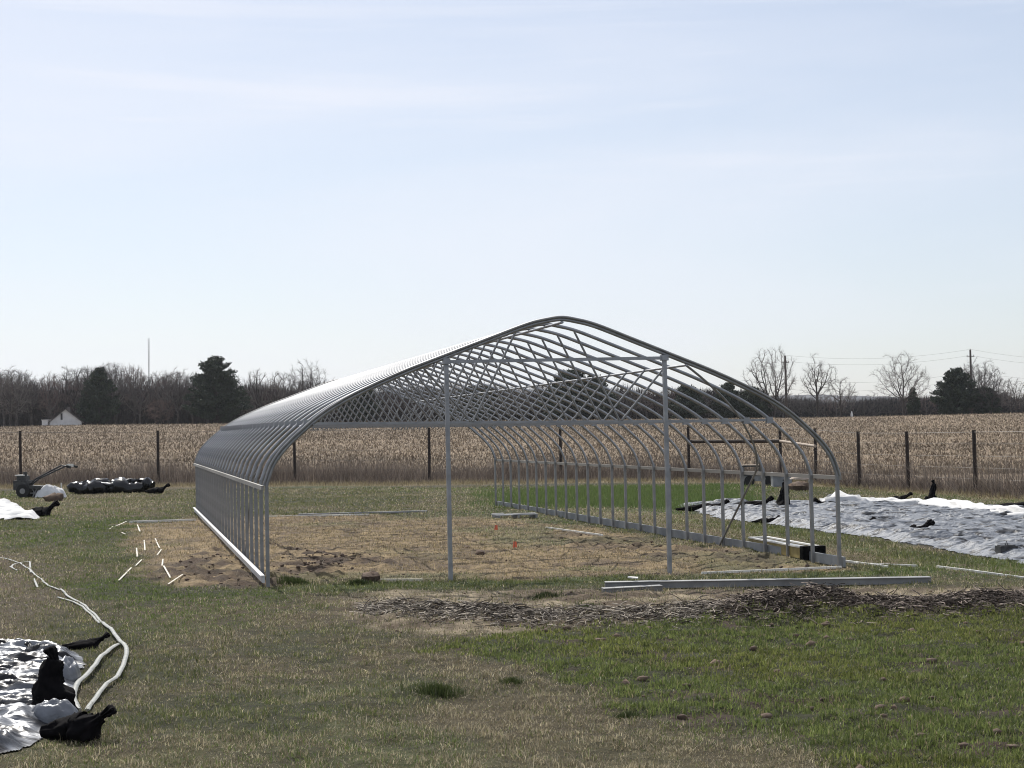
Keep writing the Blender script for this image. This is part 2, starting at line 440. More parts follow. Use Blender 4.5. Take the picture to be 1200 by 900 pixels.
h = (.014+.038*RNG.random(n)*np.clip(tuft*2.6-.5, .15, 2))*(1+Z['strip']*.4+Z['rightgreen']*.7)
h *= 1+.014*np.maximum(dist-15, 0)
w = .0042*(.7+.8*RNG.random(n))*(dist/10)**.85
V, T, C = blades(x, y, h, w, C, lean=1.0, segs=2)
o = link('grass', soup('grass', V, T, M['blade'], C), label='short olive and straw coloured turf covering the open ground', cat='grass', kind='stuff')

# long bleached straws lying in the turf
x, y = wedge(110000, 8.3, 50, 1.7, .40); Z = zones(x, y)
keep = ~sheet_mask(x, y) & (RNG.random(len(x)) < .10*sst(fbm(x*1.1, y*1.1, 19), .4, .65)+.03+.5*Z['dry']*sst(fbm(x*1.4, y*1.4, 17), .42, .62)+.6*Z['mulch']+.22*Z['floor']+.1*Z['path']) & (Z['crop'] < .5)
x, y = x[keep], y[keep]; n = len(x); dist = np.hypot(x, y)
rv = RNG.random(n)[:, None]; C = np.array([.2, .165, .105])*(1-rv)+np.array([.50, .44, .33])*rv**1.5
V, T, C = blades(x, y, RNG.uniform(.035, .12, n), .004*(dist/10)**.7, C, lean=1.15, segs=2)
link('dead_straw', soup('dead_straw', V, T, M['litter'], C), label='scattered bleached straws lying over the turf', cat='straw', kind='stuff')

# a few darker tussocks
for (px, py, s) in ((514, 812, 1.0), (640, 700, .8), (738, 838, .6), (420, 684, .9), (600, 800, .5), (690, 716, .8), (1165, 640, 1.2), (345, 684, 1.0)):
    c = at(px, py); n = int(900*s)
    rr = np.abs(RNG.normal(0, .09*s, n)); aa = RNG.uniform(0, 6.283, n)
    rv = RNG.random(n)[:, None]; C = np.array([.03, .045, .014])*(1-rv)+np.array([.08, .10, .035])*rv
    V, T, C = blades(c[0]+rr*np.cos(aa)*1.3, c[1]+rr*np.sin(aa), RNG.uniform(.05, .13, n)*s, np.full(n, .004*c[1]/10+.001), C, lean=.6)
    link('grass_tussock', soup('grass_tussock', V, T, M['blade'], C),
         label={514: 'dark grass tussock alone in the mid foreground turf', 640: 'grass tussock among stems left of the metal beams', 738: 'small tussock at the edge of the green crop',
                420: 'grass tussock near the front left hoop foot', 600: 'smallest grass tussock right of the dark one', 690: 'leafy tussock in the raked stem row',
                1165: 'weed tussock beside the black bag on the silver sheet', 345: 'weedy tussock touching the front left post'}[px], cat='tussock', group='tussocks in the turf')

# cover crops
x, y = wedge(620000, 8.3, 24, 1.4, .42); Z = zones(x, y)
n1 = fbm(x*.45, y*.45, 5); n2 = fbm(x*2.3, y*2.3, 6, 3); tuft = fbm(x*7, y*7, 92, 2)
bald = sst(fbm(x*1.8+9, y*3.6, 45, 4), .60, .68)
keep = (RNG.random(len(x)) < Z['crop']*(.45+1.0*tuft)*(.6+.4*sst(n2*.7+n1*.3, .32, .52))*(1-.75*bald))
x, y, n1, n2, tuft = [q[keep] for q in (x, y, n1, n2, tuft)]; n = len(x)
rv = RNG.random(n)[:, None]; C = np.array([.066, .092, .026])*(1-rv)+np.array([.235, .275, .09])*rv**1.2
C = lerp(C, C*np.array([1.12, 1.03, .95]), sst(n1, .45, .65)); C = C*(.65+.75*fbm(x*9, y*9, 94, 2))[:, None]; dd = RNG.random(n) < .06; C[dd] = [.3, .25, .15]
dist = np.hypot(x, y)
V, T, C = blades(x, y, RNG.uniform(.02, .06, n)*(.3+1.3*tuft), .0062*(dist/10)**.8*(1+.4*RNG.random(n)), C, lean=.65)
link('cover_crop', soup('cover_crop', V, T, M['blade'], C), label='bright green young cover crop in the right foreground', cat='crop', kind='stuff')
P = ZW['backgreen']; n = 60000
x = RNG.uniform(P[:, 0].min()-1, P[:, 0].max()+1, n); y = RNG.uniform(P[:, 1].min()-1, P[:, 1].max()+1, n)
Z = zones(x, y); k = RNG.random(n) < Z['backgreen']; x, y = x[k], y[k]; n = len(x)
rv = RNG.random(n)[:, None]; C = np.array([.07, .105, .03])*(1-rv)+np.array([.14, .19, .065])*rv
V, T, C = blades(x, y, RNG.uniform(.08, .2, n), np.full(n, .02), C, lean=.5, segs=1)
link('cover_crop', soup('cover_crop', V, T, M['blade'], C), label='bright green crop bed beyond the tunnel before the fence', cat='crop', kind='stuff')

# corn stubble field
n = 230000
u = RNG.random(n); d = (72**.45+u*(262**.45-72**.45))**(1/.45)
x = d*RNG.uniform(-.42, .42, n)
row = RNG.random(n) < .55
rows = np.round((d+.10*x)/.76)*.76-.10*x
y = np.where(row, rows+RNG.normal(0, .06, n), d)
k = y > fence_y(x)+1.5; x, y, row = x[k], y[k], row[k]; n = len(x)
rv = RNG.random(n)[:, None]
pn = (.5*fbm(x*.06, y*.06, 71)+.5*fbm(x*.03+.1*y, y*.32, 73))[:, None]
C = (np.array([.165, .125, .09])*(1-rv)+np.array([.52, .43, .31])*rv**2.6)*(.35+1.25*pn)
hh = np.where(row, RNG.uniform(.08, .3, n), RNG.uniform(.08, .25, n))
ww = np.where(row, .05, .10)*(y/110)**.5*RNG.uniform(.5, 1.6, n)
zz = base_h(x, y)
V, T, C = blades(x, y, hh*1.25, ww, C, lean=1.3, segs=1, z=zz+.01)
link('corn_stubble', soup('corn_stubble', V, T, M['litter'], C), label='pale cut corn stubble and husks across the field behind the fence', cat='stubble', kind='stuff')

# weeds along the fence
n = 90000
x = RNG.uniform(-34, 34, n); fy = fence_y(x)
off = RNG.normal(1.0, 1.3, n); y = fy+off
hg = (.45+1.9*fbm(x*.7, y*.4, 61, 5))*(.2+.8*RNG.random(n)**1.3)*np.exp(-((off-.9)/2.6)**2)*np.where(x > 14, 1.15, 1)
rv = RNG.random(n)[:, None]; C = (np.array([.10, .08, .068])*(1-rv)+np.array([.30, .25, .205])*rv**1.5)*(.75+.9*fbm(x*.9, y*.6, 62))[:, None]
V, T, C = blades(x, y, hg, RNG.uniform(.012, .03, n), C, lean=.6, segs=1, z=base_h(x, y))
link('dry_weeds', soup('dry_weeds', V, T, M['litter'], C), label='brown dead weeds standing along the post fence', cat='weeds', kind='stuff')
n = 40000
x = RNG.uniform(-32, 32, n); y = fence_y(x)-np.abs(RNG.normal(0, 2.2, n)); k = ~sheet_mask(x, y); x, y = x[k], y[k]; n = len(x)
rv = RNG.random(n)[:, None]; C = np.array([.2, .165, .09])*(1-rv)+np.array([.48, .41, .26])*rv
V, T, C = blades(x, y, RNG.uniform(.08, .25, n), RNG.uniform(.012, .03, n), C, lean=.7, segs=1)
link('dry_grass', soup('dry_grass', V, T, M['litter'], C), label='tan unmown grass in front of the fence weeds', cat='grass', kind='stuff')

# ------------------------------------------------------------------ stems raked into a row
def prisms(P0, P1, R0, R1, n=3):
    d = P1-P0; L = np.linalg.norm(d, axis=1, keepdims=True)+1e-9; d = d/L
    a = np.cross(d, np.array([.31, .62, .72])); a /= np.linalg.norm(a, axis=1, keepdims=True)+1e-9; b = np.cross(d, a)
    rings = []
    for P, r in ((P0, R0), (P1, R1)):
        for k in range(n):
            g = 2*np.pi*k/n; rings.append(P+(a*np.cos(g)+b*np.sin(g))*r[:, None])
    V = np.stack(rings, 1).reshape(-1, 3); m = len(P0); o = (np.arange(m)*2*n)[:, None]; T = []
    for k in range(n):
        j = (k+1) % n
        T.append(o+np.array([[k, j, n+j]])); T.append(o+np.array([[k, n+j, n+k]]))
    return V, np.concatenate(T, 0)
wx = np.array([p[0] for p in WR]); wy = np.array([p[1] for p in WR])
n = 11500
sx = RNG.uniform(wx[0]-.3, wx[-1], n)
dens = np.interp(sx, wx, [.8, 1.0, .55, .7, 1, 1, .8, .9, .9]); k = RNG.random(n) < dens; sx = sx[k]; n = len(sx)
sy = np.interp(sx, wx, wy)+RNG.normal(-.06, .36, n)
hgt = np.interp(sx, wx, [.02, .05, .04, .04, .08, .08, .05, .06, .06])
zt = terrain_full(sx, sy)[0]+RNG.random(n)**1.2*hgt*np.exp(-((sy-np.interp(sx, wx, wy))/.45)**2)
P = np.stack([sx, sy, zt], 1); ang = RNG.uniform(0, 6.283, n); el = RNG.normal(.0, .26, n)
D = np.stack([np.cos(ang)*np.cos(el), np.sin(ang)*np.cos(el), np.sin(el)], 1)
A = []; B = []; RA = []; CC = []
base = RNG.random(n)[:, None]
left = sst(sx, wx[3], wx[4])[:, None]
cb = (np.array([.055, .044, .038])*(1-base)+np.array([.60, .53, .44])*base**2.0)*(1-left)+left*(np.array([.032, .024, .021])*(1-base)+np.array([.46, .38, .32])*base**2.6)
curl = RNG.normal(0, .6, n)
ln = RNG.uniform(.022, .055, n)
for s in range(4):
    Q_ = P+D*ln[:, None]; Q_[:, 2] = np.maximum(Q_[:, 2], base_h(Q_[:, 0], Q_[:, 1])+.01)
    A.append(P); B.append(Q_); RA.append(np.full(n, .0055)); CC.append(cb)
    P = Q_; c_, s_ = np.cos(curl), np.sin(curl)
    D = np.stack([D[:, 0]*c_-D[:, 1]*s_, D[:, 0]*s_+D[:, 1]*c_, D[:, 2]-.12], 1); D /= np.linalg.norm(D, axis=1, keepdims=True)
A, B, RA, CC = np.concatenate(A), np.concatenate(B), np.concatenate(RA), np.concatenate(CC)
V, T = prisms(A, B, RA, RA*.8)
link('dead_stems', soup('dead_stems', V, T, M['litter'], np.repeat(CC, 6, 0)), label='tangled row of pulled dead plant stems before the metal beams', cat='plant debris', kind='stuff')

# ------------------------------------------------------------------ soil clods
def lump(name, px, py, s, m, label=None, cat=None, group=None, sq=.6):
    c = at(px, py); b = MB(); n = 9; rings = 6; v = []; f = []
    ph = [random.uniform(.75, 1.25) for _ in range(n*rings)]
    for i in range(rings):
        a = math.pi*(i+.5)/rings
        for k in range(n):
            g = 2*math.pi*k/n; r = s*ph[i*n+k]
            v.append((c[0]+r*math.sin(a)*math.cos(g)*1.2, c[1]+r*math.sin(a)*math.sin(g), c[2]+s*sq*.7+r*sq*math.cos(a)))
    for i in range(rings-1):
        for k in range(n): f.append((i*n+k, (i+1)*n+k, (i+1)*n+(k+1) % n, i*n+(k+1) % n))
    f.append(tuple(range(n))); f.append(tuple((rings-1)*n+k for k in range(n))[::-1])
    b.add(v, f); return b.build(name, m, None, True, label=label, cat=cat, group=group)
mbv = []; mbc = []
n = 1100
kx = RNG.choice(['dirt1', 'dirt2', 'dirt3', 'floor', 'mulch', 'crop'], n, p=[.16, .16, .14, .3, .14, .1])
A = []; B = []; RR = []
for i in range(n):
    P = ZW[kx[i]]; 
    x_ = random.uniform(P[:, 0].min(), P[:, 0].max()); y_ = random.uniform(P[:, 1].min(), P[:, 1].max())
    A.append((x_, y_)); RR.append(random.uniform(.008, .026)*(1.9 if kx[i] == 'crop' else 1.25 if kx[i].startswith('dirt') else .75))
A = np.array(A); RR = np.array(RR); zt = terrain_full(A[:, 0], A[:, 1])[0]
ok = np.zeros(n, bool)
for k in set(kx): ok |= (kx == k) & (sdist(ZW[k], A[:, 0], A[:, 1]) > 0)
A, RR, zt = A[ok], RR[ok], zt[ok]; n = len(A)
ico = [(0, 0, 1), (.89, 0, .45), (.28, .85, .45), (-.72, .53, .45), (-.72, -.53, .45), (.28, -.85, .45), (.72, .53, -.45), (-.28, .85, -.45), (-.89, 0, -.45), (-.28, -.85, -.45), (.72, -.53, -.45), (0, 0, -1)]
icf = [(0,1,2),(0,2,3),(0,3,4),(0,4,5),(0,5,1),(1,6,2),(2,7,3),(3,8,4),(4,9,5),(5,10,1),(2,6,7),(3,7,8),(4,8,9),(5,9,10),(1,10,6),(6,11,7),(7,11,8),(8,11,9),(9,11,10),(10,11,6)]
IC = np.array(ico)[None]*RR[:, None, None]*RNG.uniform(.6, 1.4, (n, 12, 1))*np.array([1.2, 1, .75])
V = (IC+np.concatenate([A, (zt+RR*.25)[:, None]], 1)[:, None]).reshape(-1, 3)
T = (np.array(icf)[None]+(np.arange(n)*12)[:, None, None]).reshape(-1, 3)
link('soil_clods', soup('soil_clods', V, T, M['clod']), label='loose crumbs of dug brown soil around the tunnel', cat='soil', kind='stuff')
for (px, py, s, lb) in ((563, 650, .10, 'dark clod of soil left of centre on the tunnel floor'), (434, 681, .16, 'largest dark clod beside the front left post'), (547, 643, .07, 'small dark clod nearest the left end post')):
    lump('soil_clod', px, py, s*.8, M['clod'], lb, 'clod', 'single clods on the tunnel floor')

# ------------------------------------------------------------------ the high tunnel frame
ROOT = empty('greenhouse_frame', (TX, TY, 0), TH, label='large bare galvanised hoop greenhouse frame standing on the grass', cat='greenhouse')
def lw(u, v, w): return (u, v, w+SC*u+SL*v)
UK = np.array([1, .995, .975, .94, .88, .8, .7, .55, .4, .25, .12, .05, 0])
ZK = np.array([1.354, 1.428, 1.647, 1.852, 2.096, 2.366, 2.607, 2.891, 3.134, 3.374, 3.578, 3.650, 3.678])
def catmull(P, n=6):
    Q = np.vstack([2*P[0]-P[1], P, 2*P[-1]-P[-2]]); out = []
    for k in range(1, len(Q)-2):
        a, b, c, d = Q[k-1:k+3]
        for t in np.arange(n)/n: out.append(.5*((2*b)+(c-a)*t+(2*a-5*b+4*c-d)*t*t+(3*b-a-3*c+d)*t**3))
    out.append(P[-1]); return np.array(out)
hp = np.stack([-TW/2*UK, ZK], 1); PROF = catmull(np.vstack([hp, (hp[::-1]*[-1, 1])[1:]]), 5)
mid = len(PROF)//2
def roof_z(u): return float(np.interp(u, PROF[:, 0], PROF[:, 1]))
def prof_at(s):   # s = 0 at left hip .. 1 at right hip, by arc length
    seg = np.hypot(*np.diff(PROF, axis=0).T); cs = np.concatenate([[0], np.cumsum(seg)])/seg.sum()
    return float(np.interp(s, cs, PROF[:, 0])), float(np.interp(s, cs, PROF[:, 1]))
def offset_prof(off):
    t = np.gradient(PROF, axis=0); nrm = np.stack([-t[:, 1], t[:, 0]], 1); nrm /= np.hypot(*nrm.T)[:, None]
    return PROF+nrm*off
OFF = offset_prof(-.03)        # pipe centre lies a radius inside the outline
b = MB(); b.tube([(u, 0, w+SC*u) for u, w in OFF], .027, 10, up=(0, 1, 0)); 
for k0 in (12, 22, len(OFF)-23, len(OFF)-13):
    b.tube([(u, 0, w+SC*u) for u, w in OFF[k0:k0+2]], .0315, 10, up=(0, 1, 0))      # swaged splices
hoop_me = b.mesh('hoop', M['galv'], True)
b = MB()
b.bar((0, 0, -.18), (0, 0, H0+.06), .048, .048, up=(0, 1, 0)); b.bar((0, 0, H0-.12), (0, 0, H0-.09), .058, .058, up=(0, 1, 0))
post_me = b.mesh('side_post', M['galv_dull'])
TR = HC
ul = None
for q in range(mid):
    if PROF[q, 1] <= TR <= PROF[q+1, 1]: ul = float(np.interp(TR, [PROF[q, 1], PROF[q+1, 1]], [PROF[q, 0], PROF[q+1, 0]]))
b = MB(); b.bar((ul+.04, 0, TR+SC*ul), (-ul-.04, 0, TR-SC*ul), .045, .032); b.box(ul+.02, ul+.12, -.035, .035, TR-.05+SC*ul, TR+.05+SC*ul); b.box(-ul-.12, -ul-.02, -.035, .035, TR-.05-SC*ul, TR+.05-SC*ul)
chord_me = b.mesh('cross_tie', M['galv'])
def webm(u0, u1):
    b = MB(); z1 = roof_z(u1)-.06; b.tube([(u0, -.03, TR+.02+SC*u0), (u1, -.03, z1+SC*u1)], .0165, 6); return b.mesh('web_brace', M['galv_dull'], True)
webs = [webm(1.12, .45), webm(-1.12, -.45), webm(1.16, 1.86), webm(-1.16, -1.86)]
BAY = TL/24
for k in range(25):
    v = BAY*k
    link('hoop', hoop_me, ROOT, (0, v, SL*v))
    for s in (-1, 1): link('side_post', post_me, ROOT, (s*(TW/2-.032), v, SL*v+SC*s*TW/2))
    if 1 <= k <= 23:
        link('cross_tie', chord_me, ROOT, (0, v, (SL+.0048)*v))
        for w_ in webs: link('web_brace', w_, ROOT, (0, v, SL*v))
# film channel on the two end hoops
for v, sg in ((0, -1), (TL, 1)):
    b = MB(); b.tube([(u, v+sg*.028, w+SC*u+SL*v) for u, w in offset_prof(.004)], .019, 8, up=(0, 1, 0)); b.build('film_channel', M['galv_dull'], ROOT, True)
# purlins
for s_, rad in ((0, .02), (-1.86, .017), (1.86, .017), (-3.55, .017)):
    u, w = s_, roof_z(s_); tz = .06 if s_ == 0 else .062
    b = MB(); b.tube([lw(u*(1-.0), -.05, w-tz-.015), lw(u, TL+.05, w-tz-.015)], rad, 8)
    b.build('purlin', M['galv'], ROOT, True)
# hip rails and baseboards
for s in (-1, 1):
    u = s*(TW/2+.022)
    b = MB(); b.bar(lw(u, -.0, H0-.03), lw(u, TL+.0, H0-.03), .038, .058); b.build('hip_rail', M['hip_board'], ROOT)
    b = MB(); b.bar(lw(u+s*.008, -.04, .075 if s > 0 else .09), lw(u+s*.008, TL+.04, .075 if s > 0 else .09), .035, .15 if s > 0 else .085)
    b.build('baseboard', M['white_board'] if s < 0 else M['grey_and_shaded_board'], ROOT)  # right board greyer: shade on its inner face is put into the colour
b = MB(); b.bar(lw(-TW/2-.045, -.06, .142), lw(-TW/2-.045, TL+.06, .142), .06, .014); b.build('board_cap', M['white_board'], ROOT)
# end posts and upper tie on the front hoop
def local(px, py):      # ground point in tunnel coordinates
    p = at(px, py); return (p[0]-TX)*CT+(p[1]-TY)*ST, -(p[0]-TX)*ST+(p[1]-TY)*CT
def u_front(px, py):    # u on the plane v=0 seen through the pixel
    d = ray(px, py); # x=d0 t, y=d1 t ; -(x-TX)*ST+(y-TY)*CT=0
    t = (TY*CT-TX*ST)/(d[1]*CT-d[0]*ST); return (d[0]*t-TX)*CT+(d[1]*t-TY)*ST, EYE+d[2]*t
ue1, _ = u_front(526.5, 600); ue2, _ = u_front(783, 600)
for u in (ue1, ue2):
    b = MB(); b.bar(lw(u, .0, -.15), lw(u, .0, roof_z(u)-.05), .055, .055, up=(0, 1, 0)); b.box(u-.05, u+.05, -.05, .05, roof_z(u)-.13+SC*u, roof_z(u)-.05+SC*u)
    b.build('end_post', M['galv'], ROOT)
_, zt1 = u_front(527, 424); _, zt2 = u_front(780, 419.5)
b = MB(); b.bar((ue1, -.02, zt1), (ue2, -.02, zt2), .035, .045); b.build('upper_tie', M['galv'], ROOT)
# corner braces sweeping over the inside of the first bays
for s in (1, -1):
    pts = []
    for k in range(25):
        t = k/24
        a_ = .70+(1.0-.70)*min(t/.62, 1)
        if t < .62: u, w = prof_at(a_); u -= .07*(1 if t > .3 else t/.3); w -= .05
        else: u = TW/2-.07; w = H0*(1-(t-.62)/.38)+.02
        pts.append(lw(s*u, .1+BAY*5*t, w))
    b = MB(); b.tube(pts, .018, 6); b.build('corner_brace', M['galv_dull'], ROOT, True)
# far end frame: two posts
for u in (ue1+.2, ue2):
    b = MB(); b.bar(lw(u, TL, 0), lw(u, TL, roof_z(u)-.05), .05, .05, up=(0, 1, 0))
    if False: b.build('end_post', M['galv_dull'], ROOT)

# ------------------------------------------------------------------ fence
FR = empty('post_fence', tuple(FENCE[4]), 0, label='dark wooden posts of the tall wire fence before the corn field', cat='fence')
o_ = FENCE[4]; tops = []
for (px, py, ty), p in zip(FENCE_PX, FENCE):
    zt = zat(px, ty, p[1]); tops.append(zt); b = MB()
    lean = random.uniform(-.03, .03)
    b.tube([(p[0]-o_[0], p[1]-o_[1], p[2]-o_[2]-.3), (p[0]-o_[0]+lean, p[1]-o_[1], (p[2]+zt)/2-o_[2]), (p[0]-o_[0]+lean, p[1]-o_[1], zt-o_[2])], [.068, .064, .06], 8)
    b.build('post', M['post'], FR, True)
for i, f_, nm in ((7, .72, 'rail'), (8, .72, 'railpale')):  # second span paler: sunlight on its facing is put into the wood colour
    p, q = FENCE[i], FENCE[i+1]
    zp = p[2]+(tops[i]-p[2])*f_; zq = q[2]+(tops[i+1]-q[2])*(f_ if i == 7 else .68)
    b = MB(); b.tube([(p[0]-o_[0], p[1]-o_[1]-.1, zp-o_[2]), (q[0]-o_[0], q[1]-o_[1]-.1, zq-o_[2])], .075 if i == 7 else .06, 8); b.build('brace_rail', M[nm], FR, True)
for f_ in (.97, .8, .6, .42, .25):
    b = MB()
    b.tube([(p[0]-o_[0], p[1]-o_[1]-.09, p[2]+(t_-p[2])*f_-o_[2]) for p, t_ in zip(FENCE, tops)], .004 if f_ < .9 else .007, 4)
    b.build('wire', M['wire'], FR)

# ------------------------------------------------------------------ sheets of plastic
def sheet(name, key, m, res, amp, seed, label, cat, parent=None, fsc=1.0, lift=.012, **k):
    P = SW[key]; x0, x1, y0, y1 = P[:, 0].min(), P[:, 0].max(), P[:, 1].min(), P[:, 1].max()
    nx, ny = int((x1-x0)/res)+2, int((y1-y0)/res)+2
    X, Y = np.meshgrid(np.linspace(x0, x1, nx), np.linspace(y0, y1, ny))
    S = sdist(P, X, Y)+(fbm(X*2*fsc, Y*2*fsc, seed)-.5)*.35/fsc
    th = .5*math.pi*0
    r = lambda a, b, s: 1-np.abs(fbm(X*a*fsc, Y*b*fsc, s, 4)*2-1)*2.2
    H = .55*r(.7, 2.6, seed+3)+.3*r(2.2, 5.5, seed+5)+.25*fbm(X*6*fsc, Y*9*fsc, seed+8, 3)
    H = np.clip(H, 0, 1.5)*amp*sst(S, 0, .5 if key == 'rightplastic' else .25)
    Zt = terrain_full(X, Y)[0]
    Zs = Zt+lift+H
    idx = -np.ones(X.size, int); ok = (S > 0).ravel(); idx[ok] = np.arange(ok.sum())
    V = np.stack([X.ravel(), Y.ravel(), Zs.ravel()], 1)[ok]
    i = (np.arange(ny-1)[:, None]*nx+np.arange(nx-1)[None]).ravel()
    Q = np.stack([i, i+1, i+nx+1, i+nx], 1); Qi = idx[Q]; Qi = Qi[(Qi >= 0).all(1)]
    me = soup(name, V, Qi, m, None, True)
    if parent: return link(name, me, parent)
    return link(name, me, label=label, cat=cat, **k)
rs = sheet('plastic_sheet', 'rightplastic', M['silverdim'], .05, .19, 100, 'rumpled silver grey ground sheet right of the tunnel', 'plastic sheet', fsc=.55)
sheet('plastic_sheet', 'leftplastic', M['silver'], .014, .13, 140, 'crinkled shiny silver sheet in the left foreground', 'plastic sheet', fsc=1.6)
sheet('plastic_sheet', 'farleft', M['whitecloth'], .07, .22, 170, 'bright white sheet heap at the left edge of the photo', 'plastic sheet', fsc=.6)

# white row cover bunched along the back edge of the right sheet
def bunch(name, px, rad, m, label, cat, seed, n=90, seg=18, rise=.5):
    pts = [at(*p) for p in px]; t = np.linspace(0, len(pts)-1, n); P = np.array(pts)
    path = np.stack([np.interp(t, range(len(pts)), P[:, k]) for k in range(3)], 1)
    rr = np.interp(t, range(len(pts)), rad)
    rng = np.random.default_rng(seed)
    V = []; 
    for i in range(n):
        d = path[min(i+1, n-1)]-path[max(i-1, 0)]; d /= np.linalg.norm(d); a = np.array([-d[1], d[0], 0])
        for k in range(seg):
            g = math.pi*(k/(seg-1)); 
            q = rr[i]*(.7+.75*float(vnoise(np.array([i*.33+k*.05]), np.array([k*.9+seed]), seed)[0]))*min(1, .2+i*.25, .2+(n-1-i)*.25)
            V.append(path[i]+a*math.cos(g)*q*1.5+np.array([0, 0, 1])*(math.sin(g)*q*rise*1.3+.01))
    i = (np.arange(n-1)[:, None]*seg+np.arange(seg-1)[None]).ravel()
    Q = np.stack([i, i+1, i+seg+1, i+seg], 1)
    return link(name, soup(name, np.array(V), Q, m, None, True), label=label, cat=cat)
bunch('row_cover', [(968, 593), (985, 594), (1010, 593), (1050, 593), (1090, 595), (1130, 599), (1170, 604), (1205, 609), (1260, 612)], [.2, .52, .28, .25, .3, .3, .28, .36, .35], M['whitecloth'],
      'long bunched white fabric row cover beyond the silver sheet', 'row cover', 5)

def sstf(x): x = max(0, min(1, x)); return x*x*(3-2*x)
def cloth_tube(pts, rr, squash, seed, flat, pleat=.10, seg=30):
    P = [Vector(p) for p in pts]; m = len(P); V = []; F = []; a = (P[1]-P[0]).cross(Vector((0, 0, 1)))
    a = a.normalized() if a.length > 1e-3 else Vector((1, 0, 0))
    for i in range(m):
        t = (P[min(i+1, m-1)]-P[max(i-1, 0)]).normalized(); a = (a-t*a.dot(t)).normalized(); b = t.cross(a)
        neck = 1-min(1, rr[i]/max(rr))
        for k in range(seg):
            g = 2*math.pi*k/seg; c_, s_ = math.cos(g), math.sin(g)
            f = 1+.28*(float(fbm(np.array([c_*4+i*.45+seed]), np.array([s_*4+seed]), 7, 2)[0])-.5)+.75*(float(fbm(np.array([c_*1.3+i*.16+seed]), np.array([s_*1.3+seed*.37]), seed % 97, 4)[0])-.5)+(pleat*.5+pleat*neck)*math.sin(g*7+seed+i*.1)
            p = P[i]+a*(c_*rr[i]*f)+b*(s_*rr[i]*f*squash); p.z = max(p.z, .004); V.append(tuple(p))
    for i in range(m-1):
        for k in range(seg): F.append((i*seg+k, i*seg+(k+1) % seg, (i+1)*seg+(k+1) % seg, (i+1)*seg+k))
    F.append(tuple(range(seg))[::-1]); F.append(tuple((m-1)*seg+k for k in range(seg)))
    me = bpy.data.meshes.new('cloth'); me.from_pydata(V, [], F)
    for p in me.polygons: p.use_smooth = True
    return me
# black weighted bags: a gathered sack with a flared neck
def sack(px, py, L, rad, yaw, label, lie=True, m=None, hump=1.0, tuft=.6, dz=.0, dx=0, dy=0):
    c = at(px, py); root = empty('black_bag', (c[0]+dx, c[1]+dy, gz(c[0]+dx, c[1]+dy)+dz), yaw, label=label, cat='bag', group='black gathered bags used as weights')
    n = 34; pts = []; rr = []; sd = int(px*7+py)
    for i in range(n+1):
        t = i/n
        if lie:
            pts.append((L*(t-.5), .03*math.sin(7*t+sd), rad*(.45+.75*max(0, t-.72)/.28*tuft)))
            r_ = rad*(.30+.70*sstf(t/.6)) if t < .70 else rad*(1-.66*sstf((t-.70)/.26))
            if t == 0: r_ = rad*.08
        else:
            pts.append((L*.10*math.sin(3*t+sd)*t, 0, L*t)); r_ = rad*(1.12-.80*t**.75)*(1+.10*math.sin(11*t+sd))
        rr.append(max(.012, r_))
    me = cloth_tube(pts, rr, .72 if lie else .85, sd, lie); me.materials.append(m or M['black']); link('sack', me, root)
    e = Vector(pts[-1]); d = (Vector((.8, .1, .55)) if lie else Vector((-.35, .1, .9))).normalized(); q = rad*tuft*.92
    P_ = [e+d*q*(a_-.25)+Vector((0, 0, .04*q*math.sin(a_*4))) for a_ in np.linspace(0, 1.25, 16)]
    R_ = [rr[-1]*1.02]+[q*(.30+.42*sstf(a_)) *(1 if a_ < .85 else 1-(a_-.85)*2.2) for a_ in np.linspace(.02, 1, 15)]
    me = cloth_tube(P_, R_, .5, sd+5, True, pleat=.42); me.materials.append(m or M['black']); link('tied_neck', me, root)
    return root
# left foreground
sack(63, 838, .40, .165, .1, 'tall upright black bag standing on the left silver sheet', lie=False, tuft=.65)
sack(84, 868, .40, .15, .12, 'nearest black bag lying at the ends of the pale hoses', tuft=.72)
sack(97, 762, .38, .075, .35, 'slim black bag at the far corner of the left silver sheet', tuft=1.0)
sack(48, 772, .25, .10, 2.6, 'small crumpled black bag behind the tall upright one', m=M['blackp'])
# silver folds over the near black bag
def fold(px, py, sx, sy, h, m, label, name='plastic_fold', cat='plastic scrap', yaw=0, dz=0):
    c = at(px, py); n = 26; g = np.linspace(-1, 1, n); X, Y = np.meshgrid(g, g); q = np.clip(1-(X**2+Y**2), 0, 1)
    H = h*q**.5*(.5+.9*fbm(X*2.3+px, Y*2.3, 7, 4))+.01
    cy, sn = math.cos(yaw), math.sin(yaw); xx = X*sx*(1+.15*fbm(Y*3, X*3, 3)); yy = Y*sy
    V = np.stack([c[0]+xx*cy-yy*sn, c[1]+xx*sn+yy*cy, H+dz], -1).reshape(-1, 3); V[:, 2] += terrain_full(V[:, 0], V[:, 1])[0]
    i = (np.arange(n-1)[:, None]*n+np.arange(n-1)[None]).ravel(); Q = np.stack([i, i+1, i+n+1, i+n], 1)
    keep = (q.ravel()[Q] > 0).any(1); return link(name, soup(name, V, Q[keep], m, None, True), label=label, cat=cat)
fold(78, 800, .10, .2, .20, M['silvergrey'], 'crumpled silver plastic heaped beside the tall black bag')
fold(64, 850, .17, .10, .15, M['silvergrey'], 'grey plastic fold lying over the nearest black bag')
